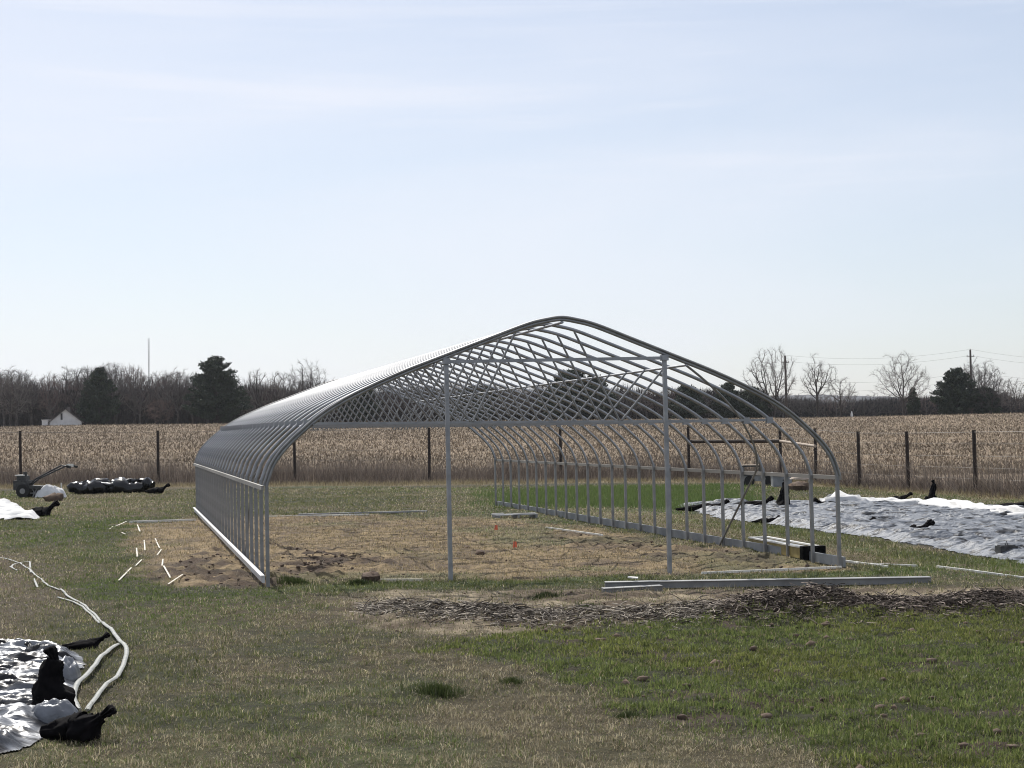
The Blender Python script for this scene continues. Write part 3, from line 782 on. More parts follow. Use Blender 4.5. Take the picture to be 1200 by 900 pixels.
# right group
for (px, py, L, rad, yaw, lb) in (
    (820, 598, 1.3, .16, .05, 'long flat black bag behind the end post on the silver sheet edge'),
    (870, 598, 1.3, .20, -.1, 'black bag with a lump of white plastic at the back of the silver sheet'),
    (1068, 628, .60, .17, .1, 'black bag lying in the middle of the silver sheet'),
    (1003, 617, .65, .11, 0, 'flat black bag on the silver sheet just right of the near corner'),
    (975, 597, .7, .16, 3.0, 'black bag at the left end of the white row cover'),
    (1112, 593, 1.0, .15, 2.9, 'two eared black bag behind the white row cover'),
    (1048, 589, .8, .15, 0, 'low black bag behind the white row cover left of the upright one'),
    (1180, 597, 1.6, .16, 0, 'long black bag behind the row cover at the right edge'),
    (895, 613, .6, .09, .2, 'small black bag near the front edge of the silver sheet'),
    (44, 606, .75, .22, .2, 'black bag on the tip of the white sheet heap at far left'),
    (182, 579, .75, .2, .15, 'small black bag between the black roll and the fence post')):
    sack(px, py, L, rad, yaw, lb, tuft=1.0)
sack(918, 598, .75, .24, 0, 'tall pointed black bag at the back of the silver sheet', lie=False, tuft=.3)
sack(1093, 591, .55, .17, 0, 'upright black bag behind the middle of the white row cover', lie=False, tuft=.7)
# dark block at the sheet's near edge
c = at(1180, 651); r_ = empty('weight_block', tuple(c), .1, label='dark square block weighing down the near edge of the silver sheet', cat='block')
b = MB(); b.box(-.27, .25, -.2, .2, 0, .26); b.box(-.22, .2, -.16, .16, .26, .285); b.build('block', M['engine'], r_)
b = MB(); b.tube([(-.04, 0, .28), (.0, 0, .38), (.04, 0, .28)], .014, 6); b.build('handle', M['engine'], r_); r_.scale = (.55, .55, .6)

# black roll of plastic by the fence
c = at(128, 579); r_ = empty('plastic_roll', tuple(c), 0, label='long heaped roll of shiny black plastic with highlights modelled as pale folds by the fence', cat='plastic roll')
b = MB(); n = 40
for (off, hz, rad, x0, x1, ph) in ((0, .22, .26, -1.55, 1.25, 0), (.42, .28, .27, -1.3, 1.55, 2)):
    b.tube([(x0+(x1-x0)*i/n, off+.10*math.sin(i*.35+ph), hz+.06*math.sin(i*.5+ph)) for i in range(n+1)],
           [rad*(.35+.65*min(1, math.sin(math.pi*(i+1.2)/(n+2.4))*2.6))*random.uniform(.82, 1.14) for i in range(n+1)], 14, jit=.09)
b.build('black_roll', M['blackp'], r_, True)
b = MB()
for (x0, x1, y0, z0, rad) in ((-.9, .5, -.06, .37, .15), (.35, 1.2, .2, .47, .15), (-.9, -.1, .4, .48, .10)):
    b.tube([(x0+(x1-x0)*i/16, y0+.05*math.sin(i), z0-.02*math.sin(i*.7)) for i in range(17)], [rad*max(.15, math.sin(math.pi*(i+.5)/17))*random.uniform(.8, 1.2) for i in range(17)], 12, squash=.5, jit=.1)
b.build('highlight_folds', M['silver'], r_, True)  # pale tubes laid on the black roll stand in for its highlights

# ------------------------------------------------------------------ hoses, strips, beams
def hose(name, px, r, m, label, cat, group=None, squash=.5, lift=0, n=5, up_mid=0):
    P = np.array([at(*p) for p in px]); C_ = catmull(P, n) if len(P) > 2 else P
    pts = []
    for i, p in enumerate(C_):
        t = i/max(1, len(C_)-1)
        pts.append((p[0], p[1], gz(p[0], p[1])+r*squash+.012+lift+up_mid*math.sin(math.pi*t)))
    b = MB(); b.tube(pts, r, 8, squash=squash); return b.build(name, m, None, True, label=label, cat=cat, group=group)
hose('hose', [(92, 838), (86, 822), (94, 805), (112, 785), (128, 768), (141, 757)], .023, M['hose'], 'left of the two pale hoses running to the near black bag', 'hose', up_mid=.03)
hose('hose', [(102, 838), (116, 817), (138, 796), (147, 778), (148, 765), (142, 758), (130, 742), (121, 731)], .021, M['hose'], 'right looping pale hose running to the near black bag', 'hose', up_mid=.03)
hose('hose', [(121, 731), (104, 716), (84, 704), (71, 694)], .016, M['hose'], 'upper pale hose continuing away up the grass', 'hose')
hose('hose', [(117, 731), (97, 714), (68, 702)], .014, M['hose'], 'lower short pale hose beside the upper one', 'hose')
for i, (px, lb) in enumerate([
    ([(-12, 651), (14, 660), (30, 667), (44, 678), (56, 687), (66, 693), (73, 695)], 'long thin pale tape running from the left edge to the two hoses'),
    ([(44, 690), (40, 682)], 'short pale tape piece under the thin tape'),
    ([(20, 671), (12, 667)], 'shortest pale tape piece near the left edge'),
    ([(13, 668), (18, 664), (37, 661)], 'bent pale tape piece pointing right'),
    ([(36, 674), (35, 662)], 'pale tape piece pointing away from the camera'),
    ([(139, 682), (154, 667)], 'nearest pale strip on the grass left of the tunnel'),
    ([(158, 666), (166, 655)], 'pale strip just beyond the nearest one'),
    ([(161, 653), (160, 643)], 'upright looking pale strip left of the tunnel'),
    ([(170, 645), (169, 635)], 'pale strip a step beyond the dug soil'),
    ([(187, 642), (182, 633)], 'pale strip leaning left on the tan soil'),
    ([(184, 650), (189, 645)], 'short pale strip below the leaning one'),
    ([(190, 666), (191, 656)], 'pale strip nearest the dug dark soil'),
    ([(200, 679), (192, 669)], 'pale strip ending at the dug dark soil'),
    ([(197, 689), (214, 679)], 'pale strip nearest the white baseboard'),
    ([(135, 617), (148, 611)], 'farthest left pale strip beside the long strip'),
    ([(128, 621), (132, 617)], 'tiny pale strip at the far left end'),
    ([(164, 625), (161, 616)], 'pale strip under the long far strip'),
    ([(143, 626), (147, 628)], 'tiny pale strip in the green grass')]):
    hose('pale_strip', px, .013*(1 if i > 4 else 1.1)+.004*(i > 13), M['strip'] if i > 4 else M['hose'], lb, 'strip', 'pale strips lying in the grass', squash=.3)
def beam(name, p, q, w, h, m, label, cat, dz=0, group=None, flange=False):
    a = at(*p); b_ = at(*q); za, zb = gz(a[0], a[1])+h/2+dz, gz(b_[0], b_[1])+h/2+dz
    b = MB(); A_ = Vector((a[0], a[1], za)); B_ = Vector((b_[0], b_[1], zb))
    b.bar(A_, B_, w, h)
    if flange:
        up = Vector((0, 0, h/2+.004)); b.bar(A_+up, B_+up, w*1.5, .008); b.bar(A_-up, B_-up, w*1.5, .008)
    return b.build(name, m, None, label=label, cat=cat, group=group)
beam('long_bar', (152, 612), (229, 609.5), .06, .05, M['pvc'], 'long pale bar lying left of the tunnel', 'bar')
beam('long_bar', (315, 606), (432, 604), .08, .04, M['pvc'], 'pale bar on the tunnel floor by the left wall', 'bar')
beam('long_bar', (350, 605), (500, 600), .08, .05, M['galv'], 'longest metal bar across the back of the tunnel floor', 'bar')
beam('long_bar', (640, 619), (706, 630), .035, .03, M['pvc'], 'white bar lying on the floor near the right wall', 'bar')
beam('long_bar', (424, 680), (495, 679.5), .04, .035, M['strip'], 'thin tan lath in the grass before the tunnel', 'bar')
beam('long_bar', (822, 671.5), (986, 667), .035, .032, M['pvc'], 'grey white bar in the grass at the front right foot', 'bar')
beam('long_bar', (963, 656), (1040, 667), .035, .032, M['pvc'], 'pale pipe leaving the tunnel corner towards the right', 'bar')
beam('long_bar', (1000, 662), (1075, 665), .035, .032, M['pvc'], 'pale pipe crossing beyond the corner pipe', 'bar')
beam('long_bar', (1098, 666), (1145, 672.5), .035, .032, M['pvc'], 'short pale pipe piece in the right grass', 'bar')
beam('long_bar', (1143, 672.5), (1255, 686), .035, .032, M['pvc'], 'pale pipe running out of the right edge', 'bar')
beam('steel_beam', (709, 689.5), (1090, 685), .11, .07, M['galv_dull'], 'long grey metal beam lying in front of the tunnel', 'beam', flange=True)
beam('steel_beam', (706, 694), (775, 692), .10, .055, M['galv_dull'], 'short grey metal beam in front of the long one', 'beam', flange=True)
beam('board_scrap', (736, 687), (748, 687), .16, .012, M['pvc'], 'small white scrap lying on the metal beams', 'scrap', dz=.10)

# yellow sided box leaning along the right wall
c = at(941, 657); c2 = at(880, 643.5)
ang = math.atan2(c2[1]-c[1], c2[0]-c[0]); Lb = math.hypot(c2[0]-c[0], c2[1]-c[1])
Lb = min(Lb, 6.0)
bx = empty('long_crate', (c[0], c[1], c[2]), ang, label='long low yellow sided crate with white rims and a black end by the right wall', cat='crate')
W_ = .30
b = MB(); b.box(0, Lb, 0, .03, .03, .20); b.build('near_side', M['yellow'], bx)
b = MB(); b.box(0, Lb, -W_, -W_+.03, .03, .20); b.build('far_side', M['yellow'], bx)
b = MB(); b.box(.03, Lb, -W_+.03, 0, .165, .185); b.build('top_sheet', M['grey_and_shaded_board'], bx)
b = MB(); b.box(-.0, Lb, -.01, .05, .20, .222); b.box(0, Lb, -W_-.02, -W_+.04, .20, .222); b.box(Lb-.05, Lb, -W_+.04, -.01, .20, .222); b.build('white_rim', M['pvc'], bx)
b = MB(); b.box(-.13, 0, -W_-.03, .05, .0, .23); b.box(-.15, -.13, -W_+.1, -.1, .05, .18); b.build('black_end', M['black'], bx)
# low stack of bars at the far right corner of the frame
c = at(603, 607); pl = empty('pallet', (c[0], c[1], c[2]), .25, label='low grey pallet with pale pieces at the far right wall end', cat='pallet')
b = MB()
for k in range(5): b.box(-.7, .7, -.5+.22*k, -.36+.22*k, .16, .19)
for k in (-.65, 0, .6): b.box(k, k+.07, -.5, .52, 0, .16)
b.build('slats', M['grey_and_shaded_board'], pl); pl.scale = (.75, .6, .5)
b = MB(); b.bar((-.1, -.3, .22), (.65, -.25, .22), .12, .05); b.bar((-.7, .3, .22), (-.3, .35, .22), .1, .05); b.build('pale_board', M['pvc'], pl)
# marker flags
for (px, py, lb) in ((581, 624, 'orange marker flag standing in greener grass inside the tunnel'), (603, 645, 'red orange marker flag lower and closer than the other')):
    c = at(px, py); f = empty('marker_flag', tuple(c), random.uniform(-.3, .3), label=lb, cat='marker flag', group='marker flags inside the tunnel')
    b = MB(); b.tube([(0, 0, 0), (0, 0, .16)], .004, 5); b.build('wire_stem', M['wire'], f)
    b = MB(); b.add([(-.03, -.002, .05), (.045, .005, .05), (.04, -.004, .15), (-.012, 0, .16)], [(0, 1, 2, 3)]); b.add([(-.03, .002, .05), (.045, .009, .05), (.04, 0, .15), (-.012, .004, .16)], [(3, 2, 1, 0)]); b.build('flag', M['orange'], f)

# walk-behind tiller at far left
def wheel(b, c, r, w, n=18):
    v = []; f = []
    for s in (-1, 1):
        for k in range(n): g = 2*math.pi*k/n; v.append((c[0]+r*math.cos(g), c[1]+s*w/2, c[2]+r*math.sin(g)))
    for k in range(n): f.append((k, (k+1) % n, n+(k+1) % n, n+k))
    f.append(tuple(range(n))); f.append(tuple(range(n, 2*n))[::-1]); b.add(v, f)
c = at(36, 583); tl = empty('walk_behind_tiller', tuple(c), -.1, label='black walk behind tiller with raised handlebar near the fence', cat='tiller')
b = MB(); b.box(-.55, .0, -.22, .22, .28, .62); b.box(-.45, -.1, -.16, .16, .62, .78); b.tube([(-.2, 0, .7), (-.2, 0, .92)], .07, 10); b.build('engine', M['engine'], tl)
b = MB(); b.box(-.50, -.18, -.2, .2, .78, .82); b.build('engine_cover', M['pvc'], tl)
for s in (-1, 1):
    b = MB(); wheel(b, (-.15, s*.3, .24), .24, .12); w_ = b.build('wheel', M['rubber'], tl)
    b = MB(); wheel(b, (-.15, s*.3, .24), .10, .14, 12); b.build('hub', M['galv_dull'], w_)
b = MB(); b.box(.0, .5, -.3, .3, .3, .42); b.box(.44, .5, -.3, .3, .1, .3); b.box(-.05, .0, -.1, .1, .2, .5); b.build('tine_hood', M['engine'], tl)
b = MB()
for k in range(6): g = math.pi*k/3; b.bar((.25, 0, .16), (.25+.17*math.cos(g), 0, .16+.17*math.sin(g)), .5, .03, up=(0, 1, 0) if False else (0, 0, 1))
b.build('tines', M['galv_dull'], tl)
b = MB()
for s in (-1, 1): b.tube([(.0, s*.08, .45), (.25, s*.14, .66), (.9, s*.24, .96), (1.25, s*.28, 1.12), (1.45, s*.3, 1.10)], .03, 8)
b.tube([(.9, -.24, .96), (.9, .24, .96)], .02, 6); b.build('handlebar', M['engine'], tl, True)
b = MB()
for s in (-1, 1): b.tube([(1.45, s*.3, 1.10), (1.62, s*.3, 1.05)], .045, 8)
b.build('grip', M['rubber'], tl, True)
b = MB(); b.box(1.38, 1.56, -.1, .1, 1.06, 1.17); b.build('control_panel', M['pvc'], tl)
fold(60, 583, .5, .35, .42, M['whitecloth'], 'white cloth heap lying beside the black tiller', 'cloth_heap', 'cloth')
lump('soil_heap', 64, 588, .28, M['clod'], 'dark heap of soil in front of the white cloth heap', 'soil heap')
c = at(72, 576); b = MB(); b.tube([(0, 0, 0), (0, 0, .35)], .03, 6); o = b.build('marker_stake', M['pvc'], None, loc=tuple(c), label='short white stake standing right of the tiller', cat='stake')

# things by the fence behind the right wall
c = at(885, 569); ct_ = empty('garden_cart', tuple(c), .05, label='low dark garden cart with a grey box seen through the right hoops', cat='cart'); ct_.scale = (.8, .8, .8)
b = MB(); b.box(-.55, .45, -.3, .3, .22, .5); b.build('grey_box', M['galv_dull'], ct_)
b = MB(); b.box(-.7, .6, -.35, .35, .50, .60); b.box(-.62, .3, -.3, .3, .92, .98); b.box(-.62, -.56, -.3, .3, .6, .92); b.box(.24, .3, -.3, .3, .6, .92); b.build('frame', M['engine'], ct_)
b = MB(); b.box(-.66, .34, -.33, .33, .98, 1.02); b.build('top_board', M['railpale'], ct_)
for s in (-1, 1):
    for q in (-.35, .62): b = MB(); wheel(b, (q, s*.36, .24), .25, .09); b.build('wheel', M['rubber'], ct_)
c = at(916, 571); cr_ = empty('grey_crate', tuple(c), 0, label='pale grey plastic crate right of the garden cart', cat='crate')
b = MB(); b.box(-.35, .35, -.25, .25, 0, .42); b.box(-.38, .38, -.28, .28, .42, .46); b.build('crate_body', M['grey_and_shaded_board'], cr_)
c = at(905, 570.5); b = MB(); b.box(-.04, .04, -.04, .04, -.1, .56); b.build('short_post', M['pvc'], None, loc=tuple(c), label='short white post between the cart and the grey crate', cat='post')
lump('debris_heap', 938, 575, .36, M['clod'], 'dark debris heap with a pale top near the fence corner', 'debris heap', sq=.5)
fold(938, 572.5, .35, .2, .12, M['railpale'], 'pale scrap lying on top of the dark debris heap', 'board_scrap', 'scrap', dz=.34)

# ------------------------------------------------------------------ trees
def grow(seed, h, spread=.32, trunk=.3, natt=420, lean=0, stems=1, rmin=.0065, twigs=4, flat=.0):
    """bare crown: limbs grow towards points scattered through an egg shaped volume"""
    g = np.random.default_rng(seed); zc = h*(trunk*.8+1)/2; rz = h*(1-trunk*.8)/2; rx_ = spread*h
    u = g.normal(size=(natt*3, 3)); u /= np.linalg.norm(u, axis=1, keepdims=True); u *= g.random((natt*3, 1))**(1/2.4)
    lob = .8+.4*fbm(np.arctan2(u[:, 1], u[:, 0])*1.3+seed, u[:, 2]*2.2, seed % 91)[:, None]
    att = (u*lob*(.8+.4*g.random((natt*3, 1)))*np.array([rx_, rx_, rz])+[0, 0, zc])[:natt]; att = att[att[:, 2] > h*trunk*.75]
    step = h*.032; kill = h*.055; nodes = []; par = []
    for s_ in range(stems):
        a = g.uniform(0, 6.28); d = np.array([math.cos(a)*.16*(stems > 1), math.sin(a)*.16*(stems > 1), 1])+g.normal(0, .03, 3); p = np.array([0, 0, -.3])+np.array([d[0], d[1], 0])*.8
        nodes.append(p.copy()); par.append(-1)
        while p[2] < h*trunk: p = p+d*step*.8+g.normal(0, step*.06, 3)*[1, 1, 0]; nodes.append(p.copy()); par.append(len(nodes)-2)
    N = np.array(nodes); par = list(par); alive = np.ones(len(att), bool)
    best = np.full(len(att), 1e9); bi = np.zeros(len(att), int); start = 0
    for it in range(90):
        dd = np.linalg.norm(att[:, None]-N[None, start:], axis=2); k = dd.argmin(1); v = dd[np.arange(len(att)), k]
        m = v < best; best[m] = v[m]; bi[m] = k[m]+start; start = len(N)
        alive &= best > kill
        if not alive.any(): break
        new = []; use = np.unique(bi[alive])
        for q in use:
            d = att[alive & (bi == q)]-N[q]; d /= np.linalg.norm(d, axis=1, keepdims=True); d = d.mean(0)+g.normal(0, .16, 3)+[0, 0, .05]
            if par[q] >= 0:
                pd = N[q]-N[par[q]]; d = d+.55*pd/np.linalg.norm(pd)
            ow = N[q]-[0, 0, h*trunk*.8]; d = d+.4*ow/(np.linalg.norm(ow)+1e-6)
            d /= np.linalg.norm(d)+1e-9; new.append(N[q]+d*step); par.append(int(q))
        N = np.vstack([N, new])
    n = len(N); w = np.zeros(n); kids = np.zeros(n, int)
    for i_ in range(n-1, -1, -1):
        if kids[i_] == 0: w[i_] = 1
        if par[i_] >= 0: w[par[i_]] += w[i_]; kids[par[i_]] += 1
    r = np.maximum(h*.0205*(w/w.max())**.46/(1 if stems == 1 else 1.25), rmin)
    par = np.array(par); c = np.nonzero(par >= 0)[0]; P0, P1, R0, R1 = N[par[c]], N[c], np.minimum(r[par[c]], r[c]*1.35), r[c]
    big = r[c] > h*.0046
    tip = np.nonzero((w <= 3) & (par >= 0))[0]; tip = np.repeat(tip, twigs); d = N[tip]-N[par[tip]]; d /= np.linalg.norm(d, axis=1, keepdims=True)
    d = d+g.normal(0, .5, d.shape)+[0, 0, .15]; d /= np.linalg.norm(d, axis=1, keepdims=True); e = N[tip]+d*g.uniform(.02, .075, (len(tip), 1))*h
    k = 1.0*h/max(e[:, 2].max(), 1)
    tip2 = np.repeat(np.arange(len(tip)), 2); st = N[tip][tip2]*.45+e[tip2]*.55; d2 = d[tip2]+g.normal(0, .55, (len(tip2), 3)); e2 = st+d2*g.uniform(.012, .04, (len(tip2), 1))*h
    T0 = np.vstack([P0[~big], N[tip], st])*k; T1 = np.vstack([P1[~big], e, e2])*k
    q0 = np.concatenate([R0[~big], np.full(len(tip), rmin), np.full(len(tip2), rmin*.8)]); q1 = np.concatenate([R1[~big], np.full(len(tip), rmin*.6), np.full(len(tip2), rmin*.5)])
    return prisms(P0[big]*k, P1[big]*k, R0[big], R1[big], 6), prisms(T0, T1, q0, q1, 3)
def tree_meshes(seed, m_twig, m_bark, **k):
    (v0, t0), (v1, t1) = grow(seed, **k)
    return soup('trunk', v0, t0, m_bark), soup('crown', v1, t1, m_twig)
def place_tree(name, ms, x, y, s, rz, label, group=None, sx=1, cat='tree'):
    r_ = empty(name, (x, y, float(base_h(x, y))), rz, label=label, cat=cat, group=group); r_.scale = (s*sx, s*sx, s)
    link('trunk', ms[0], r_); link('crown', ms[1], r_); return r_
bare_v = [tree_meshes(s, M['twig'] if s % 3 else M['twigred'], M['bark'], h=12, spread=sp, trunk=tr, natt=560, twigs=4, rmin=.006) for s, sp, tr in ((1, .28, .25), (2, .32, .3), (3, .25, .2), (4, .36, .25), (5, .3, .35), (6, .24, .3), (7, .34, .2))]
def top_px(px, ty, D):
    return xat(px, ty, D), zat(px, ty, D)-float(base_h(xat(px, ty, D), D))

# bare wood across the far side of the field
LT = 'bare leafless tree in the dark wood behind the corn field'
prof_x = [-80, 0, 40, 80, 140, 180, 215, 290, 330, 360, 400, 460, 540, 620, 700, 760, 820, 880]
prof_t = [425, 430, 440, 432, 426, 436, 434, 444, 440, 440, 446, 450, 448, 452, 450, 456, 458, 460]
rnd = random.Random(5)
cnt = 0
for rowi, (D, step) in enumerate(((275, 15), (287, 17), (300, 19), (318, 24))):
    px = -110+rnd.uniform(0, 10)
    while px < 900:
        ty = np.interp(px, prof_x, prof_t)+rnd.uniform(-5, 9)
        x, h = top_px(px, ty, D); v = rnd.choice(bare_v)
        place_tree('bare_tree', v, x, D+rnd.uniform(-4, 4), h/12, rnd.uniform(0, 6.28), LT, 'bare trees of the wood behind the field')
        px += step*rnd.uniform(.7, 1.3); cnt += 1
# low dark wood farther off on the right
for D, step, ty0 in ((330, 15, 461), (350, 17, 463)):
    px = 880
    while px < 1320:
        x, h = top_px(px, ty0+rnd.uniform(-4, 4)-(4 if px > 1150 else 0), D)
        place_tree('bare_tree', rnd.choice(bare_v), x, D, h/12, rnd.uniform(0, 6.28), 'low bare tree in the far dark hedge line on the right', 'low trees of the far right hedge line', sx=1.5)
        px += step*rnd.uniform(.7, 1.3)
# undergrowth filling the wood
def thicket(name, x0p, x1p, D0, D1, topf, n, label, c0, c1, hmin=.3):
    px = RNG.uniform(x0p, x1p, n); D = RNG.uniform(D0, D1, n)
    x = np.array([(p-600)/FPX for p in px])*D; zb = base_h(x, D)
    hh = .3+np.interp(px, topf[0], topf[1])*(RNG.random(n)**1.15)*(.7+.6*fbm(px*.03, D*.05, 33))
    rv = RNG.random(n)[:, None]; C = np.array(c0)*(1-rv)+np.array(c1)*rv
    h2 = RNG.uniform(.8, 2.4, n); a = RNG.uniform(0, 6.28, n); le = RNG.normal(0, .5, n)
    b0 = np.stack([x, D, zb+np.maximum(hh-h2, -.2)], 1); d = np.stack([np.sin(le)*np.cos(a), np.sin(le)*np.sin(a), np.cos(le)], 1)
    s = np.stack([np.cos(a+1.5), np.sin(a+1.5), np.zeros(n)], 1)*RNG.uniform(.03, .10, n)[:, None]
    V = np.stack([b0-s, b0+s, b0+d*h2[:, None]], 1).reshape(-1, 3)
    link(name, soup(name, V, np.arange(3*n).reshape(-1, 3), M['litter'], np.repeat(C, 3, 0)), label=label, cat='undergrowth', kind='stuff')
thicket('undergrowth', -140, 900, 277, 312, ([-140, 200, 400, 900], [8.2, 7.6, 7, 5.8]), 190000, 'dense brown grey undergrowth filling the wood beyond the field', [.016, .013, .014], [.055, .045, .045])
thicket('undergrowth', 860, 1330, 330, 352, ([860, 1330], [5.2, 5.4]), 80000, 'low dark hedge growth along the far right field edge', [.014, .014, .015], [.042, .04, .042])

# single bare trees
def single(px, ty, D, seed, label, pale=True, m=None, **k):
    x, h = top_px(px, ty, D); ms = tree_meshes(seed, m or (M['twigpale'] if pale else M['twig']), M['barkdark'], h=h, **k)
    return place_tree('bare_tree' if m is None else 'bush', ms, x, D, 1, random.uniform(0, 6), label)
single(903, 403, 268, 41, 'tallest bare tree above the right end of the roof, left of a pole', spread=.34, trunk=.16, stems=3, natt=800)
single(957, 411, 270, 42, 'slender bare tree standing between the tall one and the round one', spread=.29, trunk=.42, natt=420)
single(1057, 410, 272, 47, 'round crowned bare tree alone in the gap on the right', spread=.42, trunk=.30, natt=700)
single(1146, 418, 276, 44, 'bare tree rising behind the evergreen clump and utility pole', spread=.42, trunk=.12, stems=2, natt=700, pale=False)
single(361, 420, 272, 45, 'wide bare tree showing just left of the greenhouse roof', spread=.36, trunk=.2, stems=2, natt=600, pale=False)
single(300, 431, 270, 46, 'pale thin bare tree right of the dark pine', spread=.20, trunk=.35, natt=300)
single(322, 434, 268, 48, 'pale white barked bare tree second right of the pine', spread=.20, trunk=.35, natt=300)
single(12, 428, 268, 49, 'reddish grey bare tree at the left edge of the wood', spread=.34, trunk=.25, natt=500)
single(985, 440, 272, 50, 'small sparse bare tree left of the white cone on the right', spread=.42, trunk=.2, natt=160)
single(1190, 441, 290, 52, 'sparse pale bare tree at the right edge', spread=.42, trunk=.2, natt=180)
single(188, 466, 268, 53, 'small rusty leaved bush in front of the wood', spread=.55, trunk=.08, natt=400, m=M['twigred'])

# evergreens
def conifer(px, ty, D, wpx, seed, label, ragged=.3, base=.05, n=200, shape=.8, name='evergreen_tree'):
    x, h = top_px(px, ty, D); W = wpx/FPX*D/2
    rng = np.random.default_rng(seed)
    A = []; B = []; RA = []; RB = []; VV = []
    A.append((0, 0, -.3)); B.append((0, 0, h*.97)); RA.append(h*.02); RB.append(.03)
    tris = []
    for i in range(n):
        t = base+(1-base)*(i/n)**1.0
        L = W*((1-t)**shape*1.15+.08)*rng.uniform(1-ragged, 1+ragged*.6)*(1 if t > base+.12 else .8)
        a = rng.uniform(0, 6.283); e = rng.uniform(-.05, .45)
        p0 = np.array([0, 0, h*t]); d = np.array([math.cos(a)*math.cos(e), math.sin(a)*math.cos(e), math.sin(e)])
        p1 = p0+d*L; p1[2] = min(p1[2], h)
        A.append(tuple(p0)); B.append(tuple(p1)); RA.append(.05); RB.append(.015)
        m = max(12, int(L*30)); s = rng.uniform(.25, 1.03, m)[:, None]**.8
        c = p0+(p1-p0)*s+rng.normal(0, .13+.05*L/3, (m, 3))*np.array([1, 1, .55])+np.array([0, 0, .22])*s**3
        for _ in range(2):
            o1 = rng.normal(0, .14, (m, 3)); o2 = rng.normal(0, .14, (m, 3)); o3 = rng.normal(0, .14, (m, 3))+[0, 0, .12]
            tris.append(np.stack([c+o1, c+o2, c+o3], 1))
    V, T = prisms(np.array(A), np.array(B), np.array(RA), np.array(RB), 5)
    Q = np.concatenate(tris).reshape(-1, 3)
    place_tree(name, (soup('trunk', V, T, M['barkdark']), soup('crown', Q, np.arange(len(Q)).reshape(-1, 3), M['needle'])), x, D, 1, 0, label, cat='evergreen')
conifer(253, 420, 266, 64, 1, 'tall ragged dark pine left of the greenhouse', ragged=.5, shape=.62, n=210)
conifer(116, 433, 270, 44, 2, 'broad dark evergreen behind the white shed', ragged=.55, shape=.65)
conifer(668, 436, 268, 70, 3, 'largest dark evergreen seen through the middle of the frame', ragged=.45, shape=.6)
conifer(695, 441, 272, 44, 4, 'evergreen just right of the largest one behind the frame', ragged=.5, shape=.6)
conifer(806, 454, 270, 40, 5, 'low dark evergreen behind the right roof slope', ragged=.5, shape=.5)
conifer(853, 451, 272, 34, 6, 'evergreen pair member nearest the right roof edge', ragged=.5, shape=.6)
conifer(882, 456, 268, 34, 7, 'rounded dark evergreen left of the tallest bare tree', ragged=.45, shape=.5)
conifer(1119, 434, 272, 46, 8, 'dense dark evergreen clump beside the right utility pole', ragged=.55, shape=.55)
conifer(1155, 456, 272, 26, 12, 'low evergreen right of the right utility pole', ragged=.5, shape=.5)
single(1158, 428, 271, 54, 'dense grey bare tree just right of the right utility pole', spread=.46, trunk=.1, stems=3, natt=900, pale=False)
single(1128, 428, 274, 55, 'bare crown showing above the evergreen clump on the right', spread=.4, trunk=.15, stems=2, natt=700, pale=False)
conifer(1070, 456, 276, 14, 9, 'little pointed evergreen right of the round bare tree', ragged=.2, shape=.7, n=90)
conifer(420, 452, 274, 44, 10, 'dark evergreen hidden behind the left roof slope', ragged=.5, shape=.5)
conifer(560, 455, 274, 50, 11, 'dark evergreen behind the left half of the lattice', ragged=.5, shape=.5)

# ------------------------------------------------------------------ far buildings, poles, mast, hills
def shed(px0, px1, base_y, peak_y, eave_y, D, label, dep=8, win=True, name='white_shed', opening=.15):
    x0, x1 = xat(px0, base_y, D), xat(px1, base_y, D); zb = float(base_h((x0+x1)/2, D))-.3
    ze, zp = zat(px0, eave_y, D), zat((px0+px1)/2, peak_y, D); w = (x1-x0)/2
    r_ = empty(name, ((x0+x1)/2, D, zb), math.atan2(-(x0+x1)/2, D), label=label, cat='shed'); ze -= zb; zp -= zb
    b = MB(); b.add([(-w, 0, 0), (w, 0, 0), (w, 0, ze), (0, 0, zp), (-w, 0, ze), (-w, dep, 0), (w, dep, 0), (w, dep, ze), (0, dep, zp), (-w, dep, ze)],
                    [(0, 1, 2, 3, 4), (9, 8, 7, 6, 5), (0, 4, 9, 5), (1, 6, 7, 2), (0, 5, 6, 1)]); b.build('wall', M['siding'], r_)
    b = MB()
    for s in (-1, 1):
        b.add([(0, -.3, zp+.02), (s*(w+.3), -.3, ze-.16), (s*(w+.3), dep+.3, ze-.16), (0, dep+.3, zp+.02), (0, -.3, zp+.14), (s*(w+.3), -.3, ze-.04), (s*(w+.3), dep+.3, ze-.04), (0, dep+.3, zp+.14)],
              [(0, 1, 2, 3), (4, 5, 6, 7), (0, 1, 5, 4), (1, 2, 6, 5), (2, 3, 7, 6)])
    rf = b.build('roof', M['roof'], r_)
    if win:
        b = MB(); b.box(-w*.25-.16, -w*.25+.16, -.05, .01, zp*.45, zp*.8); b.build('window', M['dark'], r_)
        b = MB(); b.box(.3, .8, dep*.2, dep*.2+.5, zp-.4, zp+.5); b.build('chimney', M['roof'], rf)
    return r_
shed(59, 95, 503, 480, 495, 262, 'small white gabled shed at the edge of the left wood')
c0 = xat(56, 500, 261); b = MB(); b.box(-1.0, .0, 0, 2.2, -.3, .9); b.box(-1.1, .1, -.1, 2.3, .9, 1.0)
b.build('white_trailer', M['white_board'], None, loc=(c0, 261, float(base_h(c0, 261))+.2), label='small white box shape left of the white shed', cat='box')
shed(986, 994, 480, 473, 476, 345, 'tiny grey house in the trees on the far right', dep=6, win=False, name='far_house')
c0 = xat(998, 480, 258); b = MB(); b.tube([(0, 0, -.4), (0, 0, .5), (0, 0, 1.0)], [.26, .2, .07], 8)
